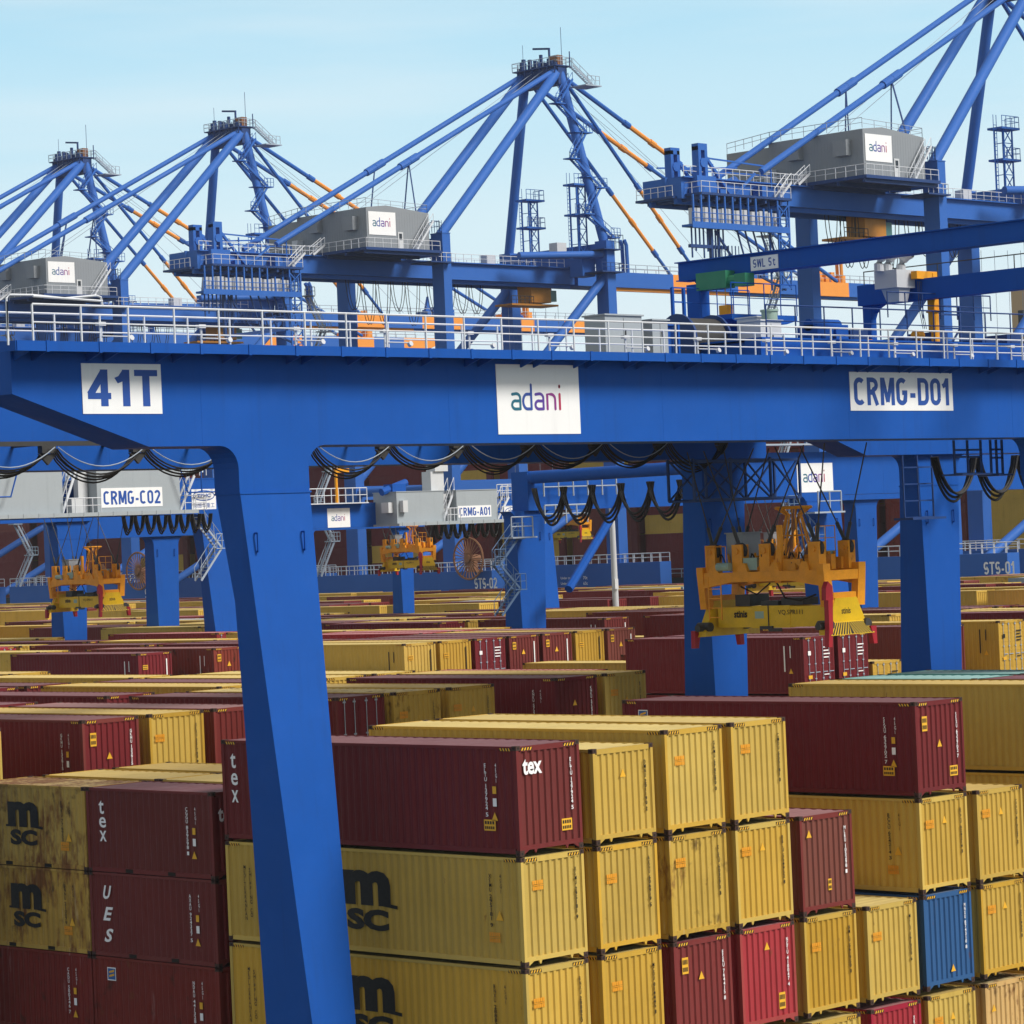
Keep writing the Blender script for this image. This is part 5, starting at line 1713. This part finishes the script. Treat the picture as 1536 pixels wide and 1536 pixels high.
    for k in range(10):
        a_ = 5.9 + .78 * k
        m.box(ap - 1.2 + .25 * (k % 4), ap - .7 + .25 * (k % 4), a_, a_ + .4, 75.45, 75.9 + .35 * (k % 3))
        m.tube((ap + .5 - .3 * (k % 3), a_ + .2, 75.4), (ap + .5 - .3 * (k % 3), a_ + .2, 76.6 + .3 * (k % 2)), .07, 4)
    for k in range(6):
        m.beam((ap - 1.4, 5.8 + 1.4 * k, 74.2), (ap - 1.6, 5.6 + 1.4 * k, 75.3), .14)
    B(m, "winch_gear", [dkblue, reel_m])
    for v0, v1 in ((6.3, 1.1), (12.7, 19.2)):
        m = MB(); m.tube((ap, v0, 74.8), (33.2, v1, 51.0), .66, 14)
        if v0 < 7:
            for f in (.36, .62):
                P = Vector((ap, v0, 74.8)).lerp(Vector((33.2, v1, 51.0)), f)
                m.box(P.x - 1.0, P.x + 1.0, P.y - .9, P.y + .9, P.z - .12, P.z)
        B(m, "front_mast", blue_sts, None, True)
        m = MB(); m.tube((ap - .4, v0, 74.6), (2.3, v1 if v1 < 5 else 8.6, 50.6), .66, 14)
        B(m, "rear_strut", blue_sts, None, True)
    for v in (6.3, 12.7):
        P, Q = Vector((ap - .6, v, 74.9)), Vector((-20.8, v, 49.2))
        m = MB(); m.tube(P, Q, .36, 10)
        for f in (.535, .565):
            c = P.lerp(Q, f); d = (Q - P).normalized() * .9
            m.tube(c - d, c + d, .50, 10)
        B(m, "back_stay", blue_sts, None, True)
        c = P.lerp(Q, .55)
        m = MB(); m.beam(c, (-1.0, v - 2.2, 53.0), .15); m.beam(c, (-.8 if v < 8 else -3.0, v - 4.4, 53.0), .15)
        B(m, "stay_prop", dkblue)
    for v in (6.5, 12.5):
        for u1, f0, f1 in ((90.5, .22, .40), (59.0, .55, .87)):
            P, Q = Vector((ap + .6, v, 74.2)), Vector((u1, v + (.6 if v < 8 else -.6), 48.0))
            m = MB()
            rr = .33 if u1 > 80 else .27
            m.tube(P, P.lerp(Q, f0), rr, 8, 0); m.tube(P.lerp(Q, f0), P.lerp(Q, f1), rr, 8, 1); m.tube(P.lerp(Q, f1), Q, rr * .85, 8, 0)
            for f in (f0, f1, (f0 + f1) / 2):
                c = P.lerp(Q, f); d = (Q - P).normalized() * .6
                m.tube(c - d, c + d, rr * 1.35, 8, 1 if f0 < f < f1 else 0)
            B(m, "fore_stay", [blue_sts, orange], None, True)
    m = MB()
    for v, ue in ((8.2, 78), (8.8, 72), (9.6, 66), (10.4, 84)):
        m.tube((ap + .6, v, 75.2), (ue, v, 48.4), .035, 4)
    for v in (8.4, 10.2):
        m.tube((ap - .6, v, 75.2), (-6, v, 53.8), .035, 4)
    B(m, "boom_rope", galv_far)
    # machinery house
    m = MB()
    pl = [(-11.3, 48.5), (-.6, 48.5), (-.6, 53.3), (-7.9, 53.95), (-11.3, 53.6)]
    m.prism(pl, 1, 0.0, 13.0)
    m.prism([(-9.6, 48.5), (-.6, 48.5), (-.6, 53.1), (-9.6, 53.4)], 1, 13.0, 20.5)
    for k in range(24):        # sheet seams
        x = -11.1 + .45 * k
        if x < -.7:
            m.box(x, x + .02, -.010, -.001, 48.6, 53.25)
    for k in range(28):
        m.box(-11.310, -11.301, .3 + .45 * k, .32 + .45 * k, 48.6, 53.5)
    hs = B(m, "machinery_house", grey_house)
    for a in ((-12.2, -11.3, 1.6, 3.4, 50.9, 52.6), (-12.2, -11.3, 8.2, 9.8, 51.2, 52.9)):
        m = MB(); m.box(*a); B(m, "vent_box", grey_house, hs)
    m = MB(); m.box(-11.0, -6.4, -.06, -.028, 50.2, 53.1)
    sg = B(m, "sign_panel", white, hs)
    m = MB(); word_mark(m, (-10.35, -.068, 51.25), EX_E, UP, 3.4, (0, -1, 0))
    B(m, "lettering", WM, sg)
    m = MB(); m.box(-6.1, -5.2, -.07, -.03, 48.55, 50.7); dr = B(m, "door", cabinet_w, hs)
    m = MB(); m.box(-5.9, -5.4, -.08, -.072, 49.7, 50.5); B(m, "window", window_dk, dr)
    m = MB(); m.box(-12.3, -10.6, 12.0, 13.0, 48.55, 50.6); B(m, "door", cabinet_w, hs)
    m = MB()
    m.rail([(-11.2, .1, 53.7), (-11.2, 12.9, 53.7), (-9.6, 20.4, 53.45)], 1.1, 1.6, .04); m.rail([(-.7, .1, 53.35), (-11.2, .1, 53.7)], 1.0, 2.2, .035); m.rail([(-.7, .1, 53.3), (-.7, 20.3, 53.2)], 1.0, 2.5, .035)
    B(m, "roof_rail", galv_far, hs)
    m = MB(); m.box(-13.0, .0, -1.6, 21.0, 48.1, 48.45)
    for k in range(7):
        m.box(-12.8, -.2, -1.2 + 3.5 * k, -.9 + 3.5 * k, 47.7, 48.1)
    B(m, "house_platform", dkblue)
    m = MB()
    m.rail([(-12.9, 20.5, 48.45), (-12.9, -1.5, 48.45), (-.2, -1.5, 48.45)], 1.15, 1.4, .04)
    m.stair((-3.9, -1.2, 48.5), (-.9, -1.2, 52.2), (0, .8, 0), r=.08, rs=.045)
    m.rail([(-33, 6.5, GZ1), (-13, 6.5, GZ1)], 1.1, 1.1, .045); m.rail([(1.6, 6.6, GZ1), (31, 6.6, GZ1)], 1.1, 1.5, .04); m.rail([(1.6, 12.0, GZ1), (31, 12.0, GZ1)], 1.1, 1.5, .04)
    m.stair((-15.0, 6.0, GZ1), (-13.0, 6.0, 49.4), (0, .7, 0), r=.08, rs=.045)
    m.rail([(-1.2, -.8, 47.2), (2.4, -.8, 47.2), (2.4, 2.6, 47.2)], 1.1, .9, .045)
    B(m, "handrail", galv)
    m = MB(); m.box(-1.4, 2.6, -1.0, 2.8, 47.0, 47.18); m.box(30.4, 34.8, -1.0, 2.6, 46.8, 46.98); m.box(31, 35.0, -.8, 1.8, 49.9, 50.0)
    B(m, "leg_platform", dkblue)
    m = MB()
    m.rail([(30.4, -.9, 46.98), (34.7, -.9, 46.98), (34.7, 2.5, 46.98)], 1.1, .9, .045); m.rail([(32.8, -.7, 50.0), (35.0, -.7, 50.0), (35.0, 1.7, 50.0)], 1.9, .8, .045)
    m.rail([(0, .1, 51.0), (1.4, .1, 51.0), (1.4, 2.0, 51.0)], 1.4, .5, .04)
    for x in (1.75, 2.25):
        m.tube((x, .6, 47.2), (x, .6, 52.6), .04, 4)
    for k in range(14):
        m.tube((1.75, .6, 47.4 + .38 * k), (2.25, .6, 47.4 + .38 * k), .03, 4)
    for x in (33.1, 33.7):
        m.tube((x, .4, 42.0), (x, .4, 51.5), .04, 4)
    B(m, "ladder", dkblue)
    # rear end: trolley tension frames, decks and the hanging service cage
    m = MB()
    m.box(-32.5, -18.0, 4.6, 12.6, 46.05, 46.3); m.box(-33.6, -32.5, 7.6, 12.8, 45.9, 46.15)
    for k in range(6):
        m.box(-32.2 + 2.5 * k, -31.9 + 2.5 * k, 4.8, 12.4, 45.6, 46.05)
    B(m, "rear_deck", dkblue)
    for v in (6.2, 10.0):
        m = MB()
        for uu in (-30.9, -29.9):
            m.box(uu, uu + .42, v, v + .9, 46.3, 51.3)
        m.box(-30.9, -29.48, v, v + .9, 50.9, 51.6); m.beam((-29.4, v + .45, 50.4), (-25.5, v + .45, 46.5), .30); m.box(-31.6, -28.6, v - .3, v + 1.2, 46.3, 48.2)
        m.tube((-30.2, v - .1, 49.6), (-30.2, v + 1.0, 49.6), .5, 10)
        B(m, "tension_tower", blue_sts)
    m = MB()
    m.beam((-30, 7, 50.3), (-19, 6.5, 49.8), .16); m.beam((-30, 12.8, 49.8), (-18, 12, 50.4), .16); m.beam((-19, 6.5, 49.8), (-19, 6.5, 47.5), .14); m.beam((-22, 12, 50.6), (-22, 12, 47.0), .14); m.beam((-29.5, 10, 49.4), (-16, 9, 49.3), .14); m.beam((-16, 9, 49.3), (-16, 9, 48), .12)
    for k in range(9):
        a_, b_ = -32.0 + 1.45 * k, 5.4 + (k * 5 % 7) * .8
        m.box(a_, a_ + .9, b_, b_ + 1.3, 46.3, 47.0 + .5 * (k % 3))
    m.tube((-27, 8.5, 46.9), (-22.5, 8.5, 48.4), .5, 8); m.beam((-26, 5.6, 46.4), (-22.0, 6.2, 48.9), .22)
    for k in range(5):
        m.tube((-33 + 2.4 * k, 9 + (k % 2) * 2.5, 46.3), (-33 + 2.4 * k, 9 + (k % 2) * 2.5, 48.2 + .3 * (k % 3)), .22, 6)
    B(m, "pipework", blue_sts)
    m = MB(); m.rail([(-18.0, 4.7, 46.3), (-32.4, 4.7, 46.3), (-32.4, 12.5, 46.3)], 1.15, 1.3, .04); m.rail([(-33.5, 7.7, 46.15), (-33.5, 12.7, 46.15)], 1.1, 1.1, .04); m.stair((-19.5, 4.9, 46.4), (-16.8, 5.5, 48.2), (0, .8, 0), r=.08, rs=.045)
    B(m, "handrail", galv)
    m = MB()
    m.box(-34.2, -18.6, 4.6, 6.0, 42.7, 42.95); m.box(-34.2, -18.6, 4.5, 4.6, 42.55, 43.2)
    for k in range(13):
        x = -33.8 + 1.24 * k
        m.beam((x, 4.7, 42.9), (x, 4.7, 46.0 if k < 9 else 45.0), .17)
    m.rail([(-34.1, 4.62, 42.95), (-18.7, 4.62, 42.95)], 1.2, 1.24, .05)
    for x in (-20.2, -18.4):
        for y in (4.8, 6.0):
            m.beam((x, y, 36.6), (x, y, 46.2), .17)
    for k in range(5):
        m.beam((-20.2, 4.8, 36.8 + 1.8 * k), (-18.4, 4.8, 38.4 + 1.8 * k), .12); m.beam((-18.4, 4.8, 36.8 + 1.8 * k), (-20.2, 4.8, 38.4 + 1.8 * k), .12)
        m.beam((-20.2, 4.8, 36.8 + 1.8 * k), (-18.4, 4.8, 36.8 + 1.8 * k), .12)
    B(m, "service_gallery", blue_sts)
    m = MB()
    for k in range(9):
        x = -33.2 + 1.5 * k
        m.box(x, x + 1.35, 5.2, 5.9, 43.0, 44.7 + .12 * (k % 2))
    B(m, "gallery_cabinet", chute_grey)
    m = MB()
    for k in range(9):
        x = -33.2 + .62 * k
        m.beam((x, 5.6, 39.6 + (k % 3) * .7), (x, 5.6, 42.7), .13)
    m.beam((-33.6, 5.6, 40.8), (-27.6, 5.6, 40.8), .34); m.beam((-30.2, 5.6, 37.6), (-30.2, 5.6, 42.7), .36); m.beam((-29.0, 5.6, 37.6), (-29.0, 5.6, 42.7), .24); m.beam((-30.2, 5.6, 37.6), (-20.2, 5.6, 38.7), .40); m.beam((-29.5, 5.6, 42.5), (-25.5, 5.6, 38.3), .2)
    for k in range(5):
        m.beam((-26 + 1.3 * k, 5.6, 42.7), (-24.4 + 1.3 * k, 5.6, 38.4), .14)
        m.beam((-24 + 1.0 * k, 5.4, 38.6), (-24 + 1.0 * k, 5.4, 40.0), .08)
    m.beam((-27, 5.4, 39.7), (-20.2, 5.4, 40.3), .09); m.beam((-22.5, 5.6, 38.0), (-18.4, 5.6, 36.7), .22)
    for k in range(7):
        c0 = -30.0 + .55 * k
        m.path([(c0, 5.3, 41.0), (c0, 5.3, 39.5), (c0 + .25, 5.3, 39.2), (c0 + .5, 5.3, 39.5), (c0 + .5, 5.3, 41.0)], .06, 4)
    B(m, "hanging_frame", dkblue)
    # ladder towers on the girder and by the front mast
    for u, v, h in ((27.0, 9.0, 9.3), (30.6, 3.4, 10.2)):
        m = MB()
        z0 = 48.1 if v > 5 else 48.9
        for a in (0, 1.7):
            for b in (0, 1.3):
                m.beam((u + a, v + b, z0), (u + a, v + b, z0 + h), .16)
        for k in range(5):
            za, zb = z0 + h * k / 5, z0 + h * (k + 1) / 5
            m.beam((u, v, za), (u + 1.7, v, zb), .09); m.beam((u + 1.7, v, za), (u, v, zb), .09); m.beam((u, v, zb), (u + 1.7, v, zb), .09); m.beam((u, v, zb), (u, v + 1.3, zb), .09)
        for f in (.6, 1.0):
            m.box(u - .8, u + 2.8, v - .4, v + 1.7, z0 + h * f - .25, z0 + h * f)
            m.rail([(u - .7, v - .35, z0 + h * f), (u + 2.7, v - .35, z0 + h * f), (u + 2.7, v + 1.6, z0 + h * f)], 1.3, .9, .045)
        for x in (u - 1.5, u - .9):
            m.tube((x, v + .3, z0), (x, v + .3, z0 + h + 1.4), .05, 4)
        for k in range(20):
            m.tube((u - 1.5, v + .3, z0 + .5 * k), (u - .9, v + .3, z0 + .5 * k), .04, 4)
        B(m, "ladder_tower", blue_sts)
    m = MB()
    A = [Vector((ap, 6.3, 74.8)).lerp(Vector((33.2, 1.1, 51.0)), f) for f in (.05, .2, .36, .52, .68, .84, .97)]
    for i, (p, q) in enumerate(zip(A, A[1:])):
        off = Vector((1.3, -.9, 0)) if i % 2 == 0 else Vector((-2.6, -.9, 0))
        off2 = Vector((-2.6, -.9, 0)) if i % 2 == 0 else Vector((1.3, -.9, 0))
        m.stair(p + off, q + off2, (0, .8, 0), r=.10, rs=.05)
        c = q + off2
        m.box(c.x - .9, c.x + .9, c.y - .3, c.y + 1.2, c.z - .15, c.z)
        m.rail([(c.x - .9, c.y - .3, c.z), (c.x + .9, c.y - .3, c.z)], 1.2, .6, .045)
    B(m, "mast_stair", blue_sts)
    m = MB(); m.box(26.5, 28.3, 3.5, 5.0, 48.9, 51.0); m.box(18.6, 20.2, 9.0, 10.2, 48.1, 49.6)
    B(m, "electrical_cabinet", chute_grey)
    # driver's cabin under the girder
    m = MB(); m.box(26.2, 30.0, 8.4, 11.0, 43.4, 45.85); m.box(22.0, 31.0, 8.0, 11.2, 42.9, 43.15)
    cb = B(m, "operator_cab", orange_cab)
    m = MB(); m.box(30.0, 31.2, 8.5, 10.9, 43.6, 45.1); B(m, "cab_window", glass, cb)
    m = MB(); m.rail([(22.0, 8.0, 43.15), (26.2, 8.0, 43.15)], 1.0, .8, .05)
    B(m, "handrail", greasy, cb)
    for k in range(9):
        m = MB()
        u0 = -7.0 + 2.6 * k + (1.2 if k > 4 else 0)
        dp = 6.0 if k in (1, 2, 4) else 4.2
        for q in range(2):
            P = Vector((u0, 8.6 + .5 * q, GZ0)); Q = Vector((u0 + 2.3, 8.6 + .5 * q, GZ0))
            m.path([P.lerp(Q, i / 10) + Vector((0, 0, -dp * (1 - (2 * i / 10 - 1) ** 2) ** .7)) for i in range(11)], .06, 4)
        B(m, "festoon_cable", black)
    m = MB()
    for k in range(5):
        m.tube((31.5 - 1.8 * k, 8.6 + .6 * k, 43), (31.5 - 1.8 * k, 8.6 + .6 * k, 20), .03, 3)
    B(m, "hoist_rope", galv_far)
    # cable reel, stairs up the landside leg
    m = MB()
    pts = [(-2.2, -6.2 + 2.6 * math.cos(a), 9.4 + 2.6 * math.sin(a)) for a in [2 * math.pi * k / 28 for k in range(29)]]
    m.path(pts, .14, 5)
    for k in range(28):
        a = 2 * math.pi * k / 28
        m.beam((-2.2, -6.2, 9.4), (-2.2, -6.2 + 2.6 * math.cos(a), 9.4 + 2.6 * math.sin(a)), .09)
    m.tube((-2.5, -6.2, 9.4), (-.4, -6.2, 9.4), .5, 10); m.box(-1.6, -1.0, -6.6, -5.8, 7.8, 9.4); m.box(-1.7, -.5, -7, -5.4, 7.7, 7.9)
    B(m, "cable_reel", reel_m)
    m = MB()
    for i in range(8):
        z = 7.8 + 4.6 * i if i < 8 else 0
        if z > 40: break
        a, b = (-3.0, -.4) if i % 2 == 0 else (-.4, -3.0)
        m.stair((a, 20.5, z), (b, 20.5, z + 4.6), (0, .9, 0), r=.09, rs=.05)
        m.box(b - .8, b + .8, 20.3, 21.6, z + 4.45, z + 4.6); m.rail([(b - .8, 20.3, z + 4.6), (b + .8, 20.3, z + 4.6)], 1.1, .5, .05)
    B(m, "access_stair", galv_far)
    return t

orange_cab = mat("cab_orange", (.50, .21, .03), .5, dirt=.35, scale=.8)
Q2 = quay_crane()
Q_COPIES = [None] + [copy_tree(Q2) for _ in range(3)]
for i, (V, lab) in enumerate(((222.1, "blue quay crane whose whole peaked mast stands in the middle of the sky"), (144.1, "blue quay crane cut by the right edge, with the largest grey machinery house"),
                              (288.0, "blue quay crane with its peak left of the middle, second from the left"), (327.0, "blue quay crane with the smallest peak, cut by the left edge"))):
    o = Q2 if i == 0 else Q_COPIES[i]
    o.location = (QU, V, 0)
    o["label"] = lab
    if i == 1:
        for c_ in o.children:
            if c_.name.startswith("operator_cab"):
                c_.location.x -= 27.0
        for c_ in [c_ for c_ in o.children if c_.name.startswith("cable_reel")]:
            bpy.data.objects.remove(c_)
    num = ("STS-02", "STS-01", "STS-03", "STS-04")[i]
    sb = [c for c in o.children if c.name.startswith("sill_beam") and min(v.co.x for v in c.data.vertices) < 5][0]
    m = MB(); block_letters(m, num, (-.53, -5.4, 5.55), EX_S, UP, 4.0, 1.35, (-1, 0, 0), wt=.16)
    if i == 0:
        m2_ = MB()
        for k, (a, b) in enumerate((("Under cargo beam", "70t"), ("Under spreader", "65t"), ("Clearance", "13.5m"))):
            put_text(m2_, a, (30.87, 9.7, 5.75 - .75 * k), EX_S, UP, h=.44, w=3.6 - .5 * k, bold=.01)
            put_text(m2_, b, (30.87, 5.5 if k < 2 else 6.0, 5.75 - .75 * k), EX_S, UP, h=.44, bold=.01)
        m2_.build("lettering", letter_white, [c for c in o.children if c.name.startswith("sill_beam") and c is not sb][0])
    m.build("lettering", letter_white, sb)

# ------------------------------------------------------------------ ship, pole, ground
SHIP = thing("container_ship", (254.0, 60.0, 0), "large black-hulled container ship moored behind the quay cranes", "ship")
def sh(mb, name, mt, par=None):
    return at_root(mb, name, mt, SHIP, par)
m = MB()
m.prism([(40.0, -9.0), (40.0, 5.4), (430.0, 5.4), (430.0, -9.0)][::-1] if False else [(40.0, -9.0), (430.0, -9.0), (430.0, 5.4), (40.0, 5.4)], 0, 254.0, 304.0)
sh(m, "hull", hullm)
m = MB(); m.box(256.0, 302.0, 41, 429, 5.402, 6.28)
sh(m, "hatch_cover", lashred)
m = MB(); m.rail([(254.3, 40, 5.4), (254.3, 430, 5.4)], 1.2, 4.0, .08)
sh(m, "deck_rail", galv_far)
LB = [62.0 + 13.9 * k for k in range(26)]
for V in LB:
    if 152 < V < 172:
        continue
    m = MB()
    for u in (255.0, 258.0, 261.5):
        m.box(u, u + .5, V - 1.25, V - .15, 5.4, 21.5)
    for z_ in (8.6, 13.8):
        m.box(254.8, 300.0, V - 1.2, V - .2, z_, z_ + .25)
    sh(m, "lashing_bridge", lashred)
m = MB(); m.box(264.0, 302.0, 153.0, 170.0, 5.4, 41.5); m.box(262.2, 303.8, 154.5, 164.0, 38.5, 44.0); m.box(260.5, 305.5, 155, 163, 37.9, 38.5)
tw = sh(m, "superstructure", tan)
for z_ in (16.0, 20.0, 24.0, 28.0, 32.2, 36.0):
    m = MB(); m.box(263.93, 263.99, 154.0, 169.0, z_, z_ + 1.7)
    sh(m, "window", window_dk, tw)
m = MB(); m.box(262.13, 262.19, 155, 163.5, 40.5, 42.6); sh(m, "window", window_dk, tw)
m = MB()
for x, y in ((262, 158), (270, 160), (262, 166)):
    m.beam((x, y, 41.5), (x, y, 52), .35); m.beam((x, y - 2, 47), (x, y + 2, 47), .25)
sh(m, "radar_mast", cabinet_w, tw)
for k, V in enumerate(LB):
    seed = random.Random(k * 17 + 3)
    tiers = 7 if 40 < V < 420 else 5
    run = 'maroon'
    for row in range(2):
        for z_ in range(tiers):
            if seed.random() < .55:
                run = seed.choice(['maroon'] * 6 + ['yellow'] * 4 + ['brown', 'oldmaroon'])
            stuff_box(256.2 + 2.47 * row, V, 6.3 + 2.591 * z_, 'yellow' if 125 < V < 172 and z_ > 1 and row == 0 else run, L40, STD)

P = thing("light_pole", (140.0, 125.7, G), "slim pale grey light pole standing before the brown ship containers", "light pole")
m = MB(); m.tube((0, 0, 0), (0, 0, 20.2), .34, 12, r2=.24); m.build("pole", chute_grey, P, True)
m = MB(); m.box(-.5, .5, -.5, .5, 0, .35); m.build("pole_base", concrete, P)
m = MB(); m.box(-.42, .0, -.42, -.1, 12.8, 13.7); m.build("junction_box", cabinet_w, P)

mb = STUFF['mb']
keys = STUFF['keys']
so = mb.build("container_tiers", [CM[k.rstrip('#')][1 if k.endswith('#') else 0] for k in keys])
tag(so, None, None, None, "stuff")
so["label"] = "far and lower tiers of stacked containers behind the nearer rows and on the ship"

m = MB(); m.box(-300, 249.5, -300, 900, G - 12, G)
g = m.build("yard_ground", concrete); tag(g, kind="structure")
m = MB(); m.poly([(-290, -290, G - 2.5), (3000, -290, G - 2.5), (3000, 3000, G - 2.5), (-290, 3000, G - 2.5)])
wm = mat("sea_water", (.02, .06, .08), .15, dirt=0)
g = m.build("water", wm); tag(g, kind="structure")
m = MB()
for U in (-2.6, 35.2, 48.0, 84.0, 88.0, 124.0, 213.7, 245.0):
    m.box(U - .06, U + .06, -60, 420, G + .004, G + .09)
g = m.build("road_rails", greasy); g.name = "crane_rail_tracks"; tag(g, kind="structure")

m = MB(); m.box(-310, 3010, -310, 3010, G - 13, 84)
hz = m.build("haze", [])
hm = bpy.data.materials.new("haze"); hm.use_nodes = True
hn = hm.node_tree
hn.nodes.remove(hn.nodes["Principled BSDF"])
pv = hn.nodes.new("ShaderNodeVolumePrincipled")
pv.inputs["Color"].default_value = (.80, .88, .95, 1)
pv.inputs["Density"].default_value = .00009
hn.links.new(pv.outputs[0], hn.nodes["Material Output"].inputs["Volume"])
hz.data.materials.append(hm)
tag(hz, kind="stuff")
